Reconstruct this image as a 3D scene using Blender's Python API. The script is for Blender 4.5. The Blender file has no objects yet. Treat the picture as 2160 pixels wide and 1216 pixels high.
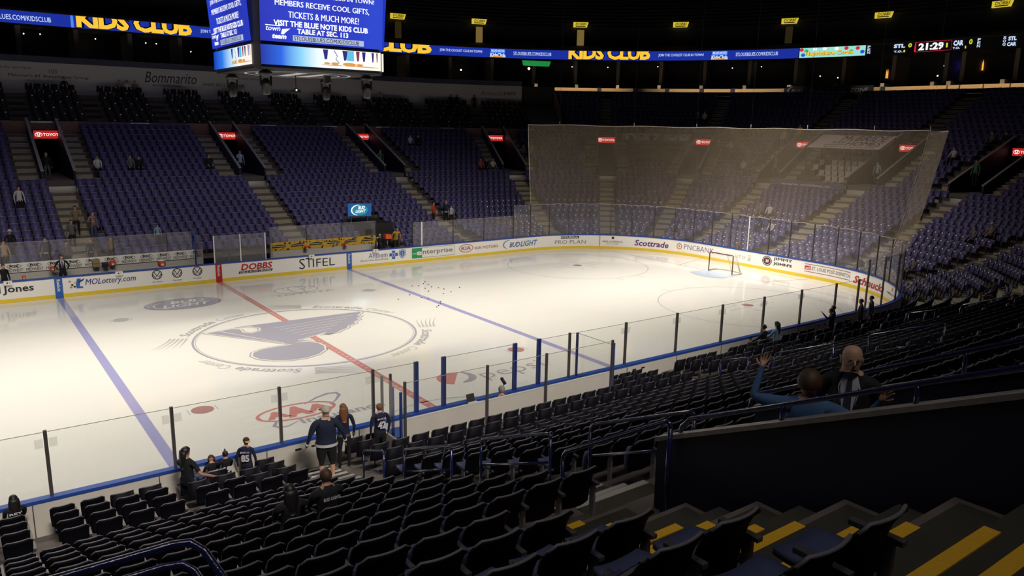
import bpy, bmesh, math, random
import numpy as np
from mathutils import Vector, Matrix
random.seed(7)
SC = bpy.context.scene
COL = SC.collection
PI = math.pi

# ---------------------------------------------------------------- camera
cam_data = bpy.data.cameras.new('camera')
cam = bpy.data.objects.new('camera', cam_data); COL.objects.link(cam)
CAM = Vector((-11.8457, -30.6499, 8.861))
yaw, pitch, roll = 0.934706, -0.207897, 0.0183876
fw = Vector((math.cos(pitch)*math.cos(yaw), math.cos(pitch)*math.sin(yaw), math.sin(pitch)))
rt = fw.cross(Vector((0, 0, 1))).normalized(); up = rt.cross(fw)
r2 = rt*math.cos(roll)+up*math.sin(roll); u2 = up*math.cos(roll)-rt*math.sin(roll)
M = Matrix(((r2.x, u2.x, -fw.x, CAM.x), (r2.y, u2.y, -fw.y, CAM.y), (r2.z, u2.z, -fw.z, CAM.z), (0, 0, 0, 1)))
cam.matrix_world = M
cam_data.sensor_width = 36.0
cam_data.lens = 1620.32/2160*36.0
cam_data.clip_start = 0.05; cam_data.clip_end = 400
SC.camera = cam

# ---------------------------------------------------------------- world, lights, exposure
SC.view_settings.view_transform = 'Standard'
SC.view_settings.look = 'None'
SC.view_settings.gamma = 1.0
SC.view_settings.use_curve_mapping = False
SC.view_settings.exposure = 0.0
W = bpy.data.worlds.new('arena_dark'); SC.world = W; W.use_nodes = True
W.node_tree.nodes['Background'].inputs[0].default_value = (0.10, 0.12, 0.3, 1)
W.node_tree.nodes['Background'].inputs[1].default_value = 0.010

def spot(name, loc, target, energy, size_deg, color, blend=0.35, rad=0.6):
    L = bpy.data.lights.new(name, 'SPOT'); L.energy = energy; L.spot_size = math.radians(size_deg)
    L.spot_blend = blend; L.color = color; L.shadow_soft_size = rad
    o = bpy.data.objects.new(name, L); COL.objects.link(o); o.location = loc
    o.rotation_euler = (Vector(target)-Vector(loc)).to_track_quat('-Z', 'Y').to_euler()
    return o
def area(name, loc, target, energy, sx, sy, color, spread=180):
    L = bpy.data.lights.new(name, 'AREA'); L.energy = energy; L.shape = 'RECTANGLE'
    L.size = sx; L.size_y = sy; L.color = color; L.spread = math.radians(spread)
    o = bpy.data.objects.new(name, L); COL.objects.link(o); o.location = loc
    o.rotation_euler = (Vector(target)-Vector(loc)).to_track_quat('-Z', 'Y').to_euler()
    return o
WARM = (1.0, 0.925, 0.80)
for sy in (-1, 1):
    area('rink_lamp', (-2, sy*13, 26), (-2, -sy*5.5, 0), 3150, 62, 1.5, WARM, 62)
area('rink_lamp', (-2, 0, 27), (-2, 0, 0), 850, 58, 2, WARM, 50)
area('rink_lamp', (8, 0, 26), (29, 0, 1.5), 500, 1.5, 14, WARM, 40)
area('house_lamp', (2, 12, 27), (4, 24, 3), 230, 30, 2, (0.78, 0.76, 1.0), 88)
area('house_lamp', (18, 2, 27), (35, 2, 2), 340, 2, 20, (1.0, 0.80, 0.74), 60)
area('house_lamp', (-10, -34, 27), (-8, -20, 1), 190, 20, 2, (1.0, 0.92, 0.86), 58)
area('house_lamp', (-2, -40, 26), (-2, -13.4, 0.6), 290, 26, 1, (1.0, 0.93, 0.86), 17)

# added fill lights hung before the end stand's tan ledge, brightening its face
for (x, y), (tx, ty), ln in (((58.9, 0), (61.1, 0), 24), ((53.9, 22.9), (55.8, 24.0), 17), ((43.1, 34.7), (44.4, 36.5), 15)):
    area('ledge_fill', (x, y, 17.6), (tx, ty, 12.95), 75*ln/14, ln, .15, (1.0, 0.85, 0.62), 22)
# ---------------------------------------------------------------- materials
MATS = {}
def mat(name, col, rough=0.6, metal=0.0, emit=0.0, noise=0.0, nscale=8.0, bump=0.0, spec=0.5, emcol=None, coat=0.0):
    if name in MATS: return MATS[name]
    m = bpy.data.materials.new(name); m.use_nodes = True; MATS[name] = m
    nt = m.node_tree; b = nt.nodes['Principled BSDF']
    b.inputs['Base Color'].default_value = (*col, 1); b.inputs['Roughness'].default_value = rough
    b.inputs['Metallic'].default_value = metal; b.inputs['Specular IOR Level'].default_value = spec
    if coat: b.inputs['Coat Weight'].default_value = coat; b.inputs['Coat Roughness'].default_value = 0.1
    if emit:
        b.inputs['Emission Color'].default_value = (*(emcol or col), 1); b.inputs['Emission Strength'].default_value = emit
    if noise or bump:
        tc = nt.nodes.new('ShaderNodeTexCoord'); n = nt.nodes.new('ShaderNodeTexNoise')
        n.inputs['Scale'].default_value = nscale; n.inputs['Detail'].default_value = 4
        nt.links.new(tc.outputs['Object'], n.inputs['Vector'])
        if noise:
            mx = nt.nodes.new('ShaderNodeMixRGB'); mx.blend_type = 'MIX'
            mx.inputs[1].default_value = (*[max(0, c*(1-noise)) for c in col], 1)
            mx.inputs[2].default_value = (*[min(1, c*(1+noise)) for c in col], 1)
            nt.links.new(n.outputs['Fac'], mx.inputs[0]); nt.links.new(mx.outputs[0], b.inputs['Base Color'])
        if bump:
            bp = nt.nodes.new('ShaderNodeBump'); bp.inputs['Strength'].default_value = bump; bp.inputs['Distance'].default_value = 0.02
            nt.links.new(n.outputs['Fac'], bp.inputs['Height']); nt.links.new(bp.outputs[0], b.inputs['Normal'])
    return m

def glow(name, col, strength):
    if name in MATS: return MATS[name]
    m = bpy.data.materials.new(name); m.use_nodes = True; MATS[name] = m
    b = m.node_tree.nodes['Principled BSDF']
    b.inputs['Base Color'].default_value = (0.01, 0.01, 0.01, 1); b.inputs['Roughness'].default_value = 0.5
    b.inputs['Emission Color'].default_value = (*col, 1); b.inputs['Emission Strength'].default_value = strength
    return m

def ice_mat(name, col, rough=0.09):
    m = mat(name, col, rough=rough, spec=0.45)
    nt = m.node_tree; b = nt.nodes['Principled BSDF']
    if len(nt.nodes) < 4:
        tc = nt.nodes.new('ShaderNodeTexCoord'); n = nt.nodes.new('ShaderNodeTexNoise')
        n.inputs['Scale'].default_value = 0.35; n.inputs['Detail'].default_value = 6
        mp = nt.nodes.new('ShaderNodeMapping'); mp.inputs['Scale'].default_value = (1, 3, 1)
        nt.links.new(tc.outputs['Object'], mp.inputs[0]); nt.links.new(mp.outputs[0], n.inputs['Vector'])
        mr = nt.nodes.new('ShaderNodeMapRange'); mr.inputs[3].default_value = rough-0.04; mr.inputs[4].default_value = rough+0.05
        nt.links.new(n.outputs['Fac'], mr.inputs[0]); nt.links.new(mr.outputs[0], b.inputs['Roughness'])
        mx = nt.nodes.new('ShaderNodeMixRGB')
        mx.inputs[1].default_value = (*[c*0.96 for c in col], 1); mx.inputs[2].default_value = (*col, 1)
        nt.links.new(n.outputs['Fac'], mx.inputs[0]); nt.links.new(mx.outputs[0], b.inputs['Base Color'])
    return m

def glass_mat(name, tint=(0.97, 0.98, 0.97), refl=1.0, haze=0.0, hazecol=(0.6, 0.6, 0.6)):
    if name in MATS: return MATS[name]
    m = bpy.data.materials.new(name); m.use_nodes = True; MATS[name] = m
    nt = m.node_tree; nt.nodes.clear()
    out = nt.nodes.new('ShaderNodeOutputMaterial'); tr = nt.nodes.new('ShaderNodeBsdfTransparent')
    tr.inputs[0].default_value = (*tint, 1)
    gl = nt.nodes.new('ShaderNodeBsdfGlossy'); gl.inputs['Roughness'].default_value = 0.03
    gl.inputs['Color'].default_value = (refl, refl, refl, 1)
    fr = nt.nodes.new('ShaderNodeFresnel'); ge = nt.nodes.new('ShaderNodeNewGeometry')   # thin pane: same reflectance from both faces
    mr = nt.nodes.new('ShaderNodeMapRange'); mr.inputs[3].default_value = 1.5; mr.inputs[4].default_value = 1/1.5
    nt.links.new(ge.outputs['Backfacing'], mr.inputs[0]); nt.links.new(mr.outputs[0], fr.inputs[0])
    mx = nt.nodes.new('ShaderNodeMixShader')
    nt.links.new(fr.outputs[0], mx.inputs[0]); nt.links.new(tr.outputs[0], mx.inputs[1]); nt.links.new(gl.outputs[0], mx.inputs[2])
    last = mx
    if haze:
        df = nt.nodes.new('ShaderNodeBsdfDiffuse'); df.inputs[0].default_value = (*hazecol, 1)
        m2 = nt.nodes.new('ShaderNodeMixShader'); m2.inputs[0].default_value = haze
        nt.links.new(mx.outputs[0], m2.inputs[1]); nt.links.new(df.outputs[0], m2.inputs[2]); last = m2
    nt.links.new(last.outputs[0], out.inputs[0])
    return m

# ---------------------------------------------------------------- mesh helpers
class MB:
    def __init__(s): s.v = []; s.f = []; s.m = []; s.mats = []; s.sm = []
    def mi(s, m):
        if m not in s.mats: s.mats.append(m)
        return s.mats.index(m)
    def add(s, vs, fs, m, smooth=False):
        o = len(s.v); k = s.mi(m); s.v += [tuple(v) for v in vs]
        for f in fs: s.f.append([i+o for i in f]); s.m.append(k); s.sm.append(smooth)
        return s
    def box(s, a, b, m, xf=None):
        x0, y0, z0 = a; x1, y1, z1 = b
        vs = [(x0, y0, z0), (x1, y0, z0), (x1, y1, z0), (x0, y1, z0), (x0, y0, z1), (x1, y0, z1), (x1, y1, z1), (x0, y1, z1)]
        if xf: vs = [xf(Vector(v)) for v in vs]
        return s.add(vs, [(0, 3, 2, 1), (4, 5, 6, 7), (0, 1, 5, 4), (1, 2, 6, 5), (2, 3, 7, 6), (3, 0, 4, 7)], m)
    def bar(s, p, q, w, h, m, upv=(0, 0, 1)):
        p = Vector(p); q = Vector(q); d = (q-p).normalized(); r = d.cross(Vector(upv))
        if r.length < 1e-4: r = d.cross(Vector((0, 1, 0)))
        r.normalize(); u = r.cross(d); vs = []
        for c in (p, q):
            for a, b in ((-1, -1), (1, -1), (1, 1), (-1, 1)): vs.append(c+r*(a*w/2)+u*(b*h/2))
        return s.add(vs, [(0, 1, 2, 3), (7, 6, 5, 4), (0, 4, 5, 1), (1, 5, 6, 2), (2, 6, 7, 3), (3, 7, 4, 0)], m)
    def tube(s, pts, rad, m, n=8, closed=False, cap=True):
        pts = [Vector(p) for p in pts]; N = len(pts); rads = rad if isinstance(rad, (list, tuple)) else [rad]*N
        vs = []; prev = None
        for i, p in enumerate(pts):
            a = pts[i-1] if (i > 0 or closed) else p; b = pts[(i+1) % N] if (i < N-1 or closed) else p
            d = (b-a).normalized()
            if prev is None:
                r = d.cross(Vector((0, 0, 1)))
                if r.length < 0.05: r = d.cross(Vector((1, 0, 0)))
            else: r = prev-d*prev.dot(d)
            r.normalize(); prev = r; u = r.cross(d)
            for k in range(n):
                t = 2*PI*k/n; vs.append(p+(r*math.cos(t)+u*math.sin(t))*rads[i])
        fs = []
        for i in range(N if closed else N-1):
            j = (i+1) % N
            for k in range(n): fs.append((i*n+k, i*n+(k+1) % n, j*n+(k+1) % n, j*n+k))
        if cap and not closed: fs += [tuple(range(n-1, -1, -1)), tuple((N-1)*n+k for k in range(n))]
        return s.add(vs, fs, m, True)
    def ball(s, c, r, m, n=10, k=7):
        rr = r if isinstance(r, (tuple, list)) else (r, r, r); vs = [(c[0], c[1], c[2]-rr[2])]
        for i in range(1, k):
            t = PI*i/k-PI/2
            for j in range(n): a = 2*PI*j/n; vs.append((c[0]+rr[0]*math.cos(t)*math.cos(a), c[1]+rr[1]*math.cos(t)*math.sin(a), c[2]+rr[2]*math.sin(t)))
        vs.append((c[0], c[1], c[2]+rr[2])); T = len(vs)-1; fs = []
        for j in range(n): fs.append((0, 1+(j+1) % n, 1+j)); fs.append((T, T-n+j, T-n+(j+1) % n))
        for i in range(k-2):
            for j in range(n): a = 1+i*n; fs.append((a+j, a+(j+1) % n, a+n+(j+1) % n, a+n+j))
        return s.add(vs, fs, m, True)
    def lathe(s, c, prof, m, n=16):
        vs = []; k = len(prof)
        for r, z in prof:
            for j in range(n): a = 2*PI*j/n; vs.append((c[0]+r*math.cos(a), c[1]+r*math.sin(a), c[2]+z))
        fs = [(i*n+j, i*n+(j+1) % n, (i+1)*n+(j+1) % n, (i+1)*n+j) for i in range(k-1) for j in range(n)]
        fs += [tuple(range(n-1, -1, -1)), tuple((k-1)*n+j for j in range(n))]
        return s.add(vs, fs, m, True)
    def poly(s, pts, m, fn=None):
        vs = [fn(*p) if fn else p for p in pts]
        return s.add(vs, [tuple(range(len(vs)))], m)
    def prism(s, pts, t, m, fn):
        """polygon pts (u,v) extruded between offsets t0,t1; fn(u,v,off)"""
        n = len(pts); vs = [fn(u, v, t[0]) for u, v in pts]+[fn(u, v, t[1]) for u, v in pts]
        fs = [tuple(range(n-1, -1, -1)), tuple(range(n, 2*n))]+[(i, (i+1) % n, n+(i+1) % n, n+i) for i in range(n)]
        return s.add(vs, fs, m)
    def build(s, name, parent=None, label=None, cat=None, group=None, kind=None, loc=None, clean=False):
        me = bpy.data.meshes.new(name); me.from_pydata([tuple(v) for v in s.v], [], s.f)
        for m in s.mats: me.materials.append(m)
        me.polygons.foreach_set('material_index', s.m)
        me.polygons.foreach_set('use_smooth', s.sm)
        me.update()
        o = bpy.data.objects.new(name, me); COL.objects.link(o)
        if loc is not None:
            me.transform(Matrix.Translation(-Vector(loc))); o.location = loc
        if parent:
            o.parent = parent
            if loc is not None: o.location = Vector(loc)-parent.location
            elif parent.location.length > 1e-9 or parent.rotation_euler.z: o.matrix_parent_inverse = parent_inv(parent)
        tag(o, label, cat, group, kind)
        return o

def parent_inv(p):
    m = Matrix.LocRotScale(p.location, p.rotation_euler, p.scale)
    return m.inverted()
def tag(o, label=None, cat=None, group=None, kind=None):
    if label: o['label'] = label
    if cat: o['category'] = cat
    if group: o['group'] = group
    if kind: o['kind'] = kind
    return o
def thing(name, loc, label, cat, group=None, rz=0):
    o = bpy.data.objects.new(name, None); COL.objects.link(o); o.location = loc; o.rotation_euler = (0, 0, rz)
    o.empty_display_size = 0.2
    return tag(o, label, cat, group)
def dup(root, loc, rz, label=None, group=None):
    r = root.copy(); COL.objects.link(r); r.location = loc; r.rotation_euler = (0, 0, rz)
    if label: r['label'] = label
    if group: r['group'] = group
    for ch in list(root.children):
        c = ch.copy(); COL.objects.link(c); c.parent = r
        for g in ch.children:
            d = g.copy(); COL.objects.link(d); d.parent = c
    return r
ORD = ['', 'first', 'second', 'third', 'fourth', 'fifth', 'sixth', 'seventh', 'eighth', 'ninth', 'tenth', 'eleventh', 'twelfth', 'thirteenth',
       'fourteenth', 'fifteenth', 'sixteenth', 'seventeenth', 'eighteenth', 'nineteenth', 'twentieth', 'twenty-first', 'twenty-second', 'twenty-third',
       'twenty-fourth', 'twenty-fifth', 'twenty-sixth', 'twenty-seventh', 'twenty-eighth', 'twenty-ninth', 'thirtieth', 'thirty-first', 'thirty-second']

# ---------------------------------------------------------------- lettering
_txt = {}
def glyphs(body, bold=0.0, shear=0.0, spacing=1.0):
    key = (body, bold, shear, spacing)
    if key in _txt: return _txt[key]
    c = bpy.data.curves.new('txt', 'FONT'); c.body = body; c.offset = bold; c.shear = shear; c.resolution_u = 2
    c.space_character = spacing
    o = bpy.data.objects.new('txt', c); COL.objects.link(o)
    dg = bpy.context.evaluated_depsgraph_get(); dg.update()
    me = bpy.data.meshes.new_from_object(o.evaluated_get(dg))
    vs = [tuple(v.co[:2]) for v in me.vertices]; fs = [tuple(p.vertices) for p in me.polygons]
    bpy.data.objects.remove(o); bpy.data.curves.remove(c); bpy.data.meshes.remove(me)
    a = np.array(vs); mn = a.min(0); mx = a.max(0)
    a = (a-mn)/(mx-mn)
    _txt[key] = (a, fs, float((mx-mn)[0]/(mx-mn)[1]))
    return _txt[key]
def text(mb, body, fn, u0, u1, v0, v1, m, bold=0.0, shear=0.0, off=0.012, spacing=1.0, slant=0.0):
    """lettering filling the rectangle u0..u1 x v0..v1, placed by fn(u, v, off)"""
    multi = bold > 0 and any(ch in body for ch in 'MWw')      # heavy strokes by repeated strikes where the outline would cross itself
    a, fs, asp = glyphs(body, 0.0 if multi else bold, shear, spacing)
    for k, dx in enumerate((0, bold*.55, -bold*.55) if multi else (0,)):
        d = dx/max(asp, 1)*1.0
        vs = [fn(u0+(u1-u0)*(x+d), v0+slant*x+(v1-v0)*y, off+.0006*k) for x, y in a]
        mb.add(vs, fs, m)
    return mb
def ellipse(u, v, a, b, n=32, t0=0, t1=2*PI):
    return [(u+a*math.cos(t0+(t1-t0)*i/n), v+b*math.sin(t0+(t1-t0)*i/n)) for i in range(n)]
def ring(mb, u, v, a, b, w, m, fn, off=0.012, n=40, t0=0.0, t1=2*PI, wv=None):
    vs = []; fs = []; wv = w if wv is None else wv
    for i in range(n+1):
        t = t0+(t1-t0)*i/n; c, s_ = math.cos(t), math.sin(t)
        vs += [fn(u+(a+w/2)*c, v+(b+wv/2)*s_, off), fn(u+(a-w/2)*c, v+(b-wv/2)*s_, off)]
    for i in range(n): fs.append((2*i, 2*i+2, 2*i+3, 2*i+1))
    return mb.add(vs, fs, m)
def stroke(mb, pts, w, m, fn, off=0.012):
    vs = []; n = len(pts); ws = w if isinstance(w, (list, tuple)) else [w]*n
    for i, (u, v) in enumerate(pts):
        a = pts[max(0, i-1)]; b = pts[min(n-1, i+1)]; du, dv = b[0]-a[0], b[1]-a[1]; L = math.hypot(du, dv) or 1
        nu, nv = -dv/L*ws[i]/2, du/L*ws[i]/2
        vs += [fn(u+nu, v+nv, off), fn(u-nu, v-nv, off)]
    return mb.add(vs, [(2*i, 2*i+1, 2*i+3, 2*i+2) for i in range(n-1)], m)
def rect(mb, u0, u1, v0, v1, m, fn, off=0.01, seg=1):
    vs = []
    for i in range(seg+1):
        u = u0+(u1-u0)*i/seg; vs += [fn(u, v0, off), fn(u, v1, off)]
    return mb.add(vs, [(2*i, 2*i+2, 2*i+3, 2*i+1) for i in range(seg)], m)
def arcpts(u, v, a, b, t0, t1, n=16): return [(u+a*math.cos(t0+(t1-t0)*i/n), v+b*math.sin(t0+(t1-t0)*i/n)) for i in range(n+1)]

# ---------------------------------------------------------------- bowl geometry
RC = 8.53; HX = 30.48; HY = 12.95; AX = HX-RC; AY = HY-RC; ARC = RC*PI/2
S1 = AX; S2 = AX+ARC; S3 = S2+2*AY; S4 = S3+ARC
def P(s, D=0.0, z=0.0):
    """point at path length s (far boards, end, near boards) and offset D outside the boards"""
    if s <= S1: return Vector((s, HY+D, z))
    if s <= S2:
        t = (s-S1)/RC; return Vector((AX+(RC+D)*math.sin(t), AY+(RC+D)*math.cos(t), z))
    if s <= S3: return Vector((HX+D, AY-(s-S2), z))
    if s <= S4:
        t = (s-S3)/RC; return Vector((AX+(RC+D)*math.cos(t), -AY-(RC+D)*math.sin(t), z))
    return Vector((AX-(s-S4), -HY-D, z))
def Nn(s):
    a = P(s, 0); b = P(s, 1); return b-a
def sx(x): return S4+AX-x          # path length of a point x along the near boards
def scale_at(s, D): return (RC+D)/RC if (S1 < s < S2 or S3 < s < S4) else 1.0
def subdiv(s0, s1, step=0.8):
    """path stations between s0 and s1 with the curve break points kept"""
    ks = [s0]+[k for k in (S1, S2, S3, S4) if s0 < k < s1]+[s1]; out = []
    for a, b in zip(ks[:-1], ks[1:]):
        mid = (a+b)/2; n = max(1, int(math.ceil((b-a)/step))) if (S1 < mid < S2 or S3 < mid < S4) else 1
        out += [a+(b-a)*i/n for i in range(n)]
    return out+[s1]
def face_in(D): return lambda u, v, off=0.0: P(u, D-off, v)       # u along the path, v up, off toward the rink
def ribbon(mb, s0, s1, D0, z0, D1, z1, m, step=0.8, smooth=False):
    st = subdiv(s0, s1, min(step, 1.3*RC/(RC+max(D0, D1)))); vs = []
    for s in st: vs += [P(s, D0, z0), P(s, D1, z1)]
    return mb.add(vs, [(2*i, 2*i+1, 2*i+3, 2*i+2) for i in range(len(st)-1)], m, smooth)
def curb(mb, s0, s1, D0, D1, z0, z1, m, step=0.8):
    """closed box swept along the path"""
    st = subdiv(s0, s1, min(step, 1.3*RC/(RC+max(D0, D1)))); vs = []
    for s in st: vs += [P(s, D0, z0), P(s, D1, z0), P(s, D1, z1), P(s, D0, z1)]
    fs = []
    for i in range(len(st)-1):
        a = 4*i; b = a+4
        for k in range(4): fs.append((a+k, a+(k+1) % 4, b+(k+1) % 4, b+k))
    fs += [(3, 2, 1, 0), (4*len(st)-4, 4*len(st)-3, 4*len(st)-2, 4*len(st)-1)]
    return mb.add(vs, fs, m)
# rows: (D of seat back, floor z)
ROWS = [(0.85, .34), (1.55, .52), (2.30, .70), (3.05, .88)]+[(3.75+.8*n, .95+.326*n) for n in range(9)]+[(10.15+.84*n, 3.558+.378*n) for n in range(1, 23)]
NR = 4      # index of the first permanent row
def zfloor(D):
    n = 0
    for i, (d, z) in enumerate(ROWS):
        if D >= d-0.62: n = i
    return ROWS[n][1]
# ================================================================ materials used all over
ICE = (0.80, 0.79, 0.76)
m_ice = ice_mat('ice', ICE)
def ip(name, c): return ice_mat('ice_paint_'+name, c)
i_blue = ip('blue', (0.36, 0.36, 0.62)); i_red = ip('red', (0.64, 0.28, 0.26)); i_grey = ip('grey', (0.43, 0.42, 0.46))
i_mid = ip('mid', (0.53, 0.52, 0.53)); i_crease = ip('crease', (0.50, 0.62, 0.78)); i_note = ip('note', (0.39, 0.385, 0.47))
i_cream = ip('cream', (0.80, 0.77, 0.70)); i_white = ip('white', (0.82, 0.81, 0.79)); i_dot = ip('dot', (0.45, 0.25, 0.24)); i_lred = ip('light_red', (0.70, 0.50, 0.47))
m_conc = mat('concrete', (0.12, 0.10, 0.09), 0.85, noise=0.25, nscale=3)
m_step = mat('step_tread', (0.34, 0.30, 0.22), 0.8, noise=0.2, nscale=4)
m_yel = mat('yellow_nosing', (0.75, 0.42, 0.02), 0.6, noise=0.12, nscale=30)
m_nose = mat('metal_nosing', (0.62, 0.60, 0.55), 0.35, metal=0.4)
m_bwhite = mat('board_white', (0.90, 0.88, 0.84), 0.32)
m_bback = mat('board_back', (0.62, 0.58, 0.50), 0.7, noise=0.08, nscale=2)
m_kick = mat('kickplate_yellow', (0.80, 0.58, 0.04), 0.4)
m_cap = mat('rail_blue', (0.02, 0.07, 0.34), 0.35)
m_dark = mat('dark_wall', (0.03, 0.03, 0.045), 0.8)
m_black = mat('black', (0.012, 0.012, 0.015), 0.6)
m_navy = mat('navy_wall', (0.008, 0.010, 0.045), 0.6)
m_brown = mat('fascia_brown', (0.22, 0.12, 0.10), 0.8)
m_cream = mat('fascia_cream', (0.62, 0.40, 0.20), 0.7)
m_cwall = mat('club_wall_grey', (0.62, 0.60, 0.60), 0.7)
m_post = mat('post_dark', (0.10, 0.09, 0.085), 0.4, metal=0.3)
m_postb = mat('post_blue', (0.02, 0.05, 0.22), 0.4)
m_postw = mat('post_white', (0.85, 0.85, 0.83), 0.35)
m_rail = mat('handrail_navy', (0.012, 0.018, 0.09), 0.16, metal=0.0, spec=0.8, coat=0.6, bump=0.25, nscale=40)
m_ledge = mat('ledge_cap', (0.32, 0.30, 0.31), 0.4, noise=0.4, nscale=12)
m_glass = glass_mat('shield_glass')
m_glassf = glass_mat('shield_glass_hazed', haze=0.10, hazecol=(0.6, 0.55, 0.6))  # diffuse haze painted into the glass for the ice light it reflects
m_edge = mat('glass_edge', (0.35, 0.33, 0.30), 0.3)
m_white = mat('white', (0.8, 0.8, 0.8), 0.5)

# ================================================================ ice
def disk_outline(D, n=0.5):
    pts = []
    for sgn in (1, -1):
        st = subdiv(-0.0, S4+AX, n)
        q = [P(s, D) for s in st]
        pts += [(sgn*p.x, sgn*p.y) for p in q][:-1]
    return pts
mb = MB()
out = disk_outline(0.0)
mb.add([(x, y, 0.0) for x, y in out], [tuple(range(len(out)-1, -1, -1))], m_ice)
ice = mb.build('floor', kind='structure')
I = lambda u, v, off=0.0: Vector((u, v, off*0.5))
def ipart(name): return MB(), name
def idone(b, name, label=None): return b.build(name, parent=ice, label=label)

b = MB()                                    # blue lines, goal lines and the chequered centre line
for x in (-7.77, 7.77): rect(b, x-.152, x+.152, -12.94, 12.94, i_blue, I, .006)
idone(b, 'blue_line')
b = MB(); rect(b, -.152, .152, -12.94, 12.94, i_red, I, .006)
k = -12.8
while k < 12.8:
    rect(b, -.06, .06, k, k+.10, i_lred, I, .009); k += .34
for x in (-.20, .20): rect(b, x-.02, x+.02, -3.4, 3.2, i_white, I, .010)
idone(b, 'centre_line')
b = MB(); rect(b, 27.13-.025, 27.13+.025, -11.2, 11.2, i_dot, I, .006)
stroke(b, [(27.13, 3.35), (30.46, 4.27)], .05, i_dot, I, .007); stroke(b, [(27.13, -3.35), (30.46, -4.27)], .05, i_dot, I, .007)
idone(b, 'goal_line')
for cx, cy in ((21.03, 6.7), (21.03, -6.7), (-21.03, 6.7), (-21.03, -6.7)):
    b = MB(); ring(b, cx, cy, 4.57, 4.57, .055, i_mid, I, .006, 64)
    b.poly([(x, y, .012) for x, y in ellipse(cx, cy, .30, .30)], i_dot, I)
    for sy in (-1, 1):
        for dx in (-.86, .86): stroke(b, [(cx+dx, cy+sy*4.5), (cx+dx, cy+sy*5.15)], .05, i_mid, I, .007)
        for sx_ in (-1, 1):
            x0, y0 = cx+sx_*.5, cy+sy*.30
            stroke(b, [(x0+sx_*1.3, y0), (x0, y0), (x0, y0+sy*.95)], .055, i_mid, I, .007)
    idone(b, 'faceoff_circle')
b = MB()
for cx in (-6.1, 6.1):
    for cy in (-6.7, 6.7):
        b.poly([(x, y, .012) for x, y in ellipse(cx, cy, .34, .34)], i_dot if cy < 0 else i_mid, I)
        stroke(b, [(cx-.42, cy-.22), (cx-.42, cy+.22)], .03, i_mid, I, .013); stroke(b, [(cx+.42, cy-.22), (cx+.42, cy+.22)], .03, i_mid, I, .013)
idone(b, 'neutral_spot')
b = MB()                                    # crease and referee crease
cp = [(27.13, 1.22), (25.75, 1.22)]+arcpts(27.13, 0, 1.83, 1.83, PI*.768, PI*1.232, 14)+[(25.75, -1.22), (27.13, -1.22)]
b.poly([(x, y, .014) for x, y in cp], i_crease, I)
stroke(b, cp, .05, i_mid, I, .017); idone(b, 'goal_crease')
b = MB(); stroke(b, arcpts(0, -12.95, 3.05, 3.05, 0, PI, 30), .06, i_mid, I, .006); idone(b, 'referee_crease')
# ---- centre circle with the winged note and the building's name four times round it
b = MB(); ring(b, 0, 0, 4.57, 4.57, .09, i_note, I, .007, 80)
ring(b, 0, 0, 4.47, 4.47, .04, i_mid, I, .0075, 80); idone(b, 'centre_circle')
note = [(-3.75, 2.42), (-2.45, 2.62), (-2.05, 2.30), (-2.10, 1.75), (-1.93, 1.52), (-1.62, 1.66), (-1.50, 2.02), (-1.72, 2.42), (-2.35, 2.60),
        (3.72, 2.62), (3.66, 2.20), (3.30, 1.86), (3.38, 1.62), (3.02, 1.34), (3.06, 1.10), (2.62, .78), (2.60, .52), (2.05, .22), (1.95, -.02), (1.40, -.34),
        (1.28, -.50), (.55, -.62), (.95, -.40), (.30, -.55), (.62, -.20), (-.55, -.72), (-.20, -.95), (-.75, -.98), (-.30, -1.10), (-.06, -1.55), (-.02, -2.05),
        (-.22, -2.65), (-.70, -3.12), (-1.35, -3.36), (-2.0, -3.30), (-2.6, -2.98), (-3.02, -2.45), (-3.12, -1.92), (-2.92, -1.42), (-2.45, -1.10), (-1.85, -1.02), (-1.32, -1.10)]
def offset_poly(pts, d):
    n = len(pts); out = []
    for i in range(n):
        a, p, c = Vector(pts[i-1]), Vector(pts[i]), Vector(pts[(i+1) % n])
        e1 = (p-a).normalized(); e2 = (c-p).normalized(); n1 = Vector((-e1.y, e1.x)); n2 = Vector((-e2.y, e2.x)); nn = n1+n2
        if nn.length < .3: nn = n1
        nn.normalize(); out.append(tuple(p+nn*d/max(.6, nn.dot(n1))))
    return out
def area2(p): return sum(p[i-1][0]*p[i][1]-p[i][0]*p[i-1][1] for i in range(len(p)))
sg = 1 if area2(note) < 0 else -1
from mathutils.geometry import tessellate_polygon
def tess(b, pts, z, m):
    t = tessellate_polygon([[Vector((x, y, 0)) for x, y in pts]])
    b.add([I(x, y, z) for x, y in pts], [tuple(f) for f in t], m)
b = MB()
tess(b, note, .010, i_grey); tess(b, offset_poly(note, -sg*.055), .013, i_cream); tess(b, offset_poly(note, -sg*.13), .016, i_note)
for k in range(5):                           # feather lines
    y0 = 2.05-k*.42; stroke(b, [(-.9+k*.12, y0-.35), (3.0-k*.45, y0)], .035, i_cream, I, .020)
stroke(b, [(-3.0, 2.36), (-1.35, -.85)], .05, i_cream, I, .020)
idone(b, 'winged_note_emblem')
def on_arc(r, t0, t1, rev):                 # lettering bent round the centre circle; u 0..1 along, v 0..1 across
    def f(u, v, off=0.0):
        t = math.radians(t0+(t1-t0)*u); rr = r+v*.46 if not rev else r+.46-v*.46
        return Vector((rr*math.cos(t), rr*math.sin(t), off*.5))
    return f
def text_arc(b, body, fn, u0, u1, m, bold): 
    a, fs, _ = glyphs(body, bold, .15)
    # refine long way: letters are small against the radius
    b.add([fn(u0+(u1-u0)*x, y, .010) for x, y in a], fs, m)
b = MB()
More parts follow.
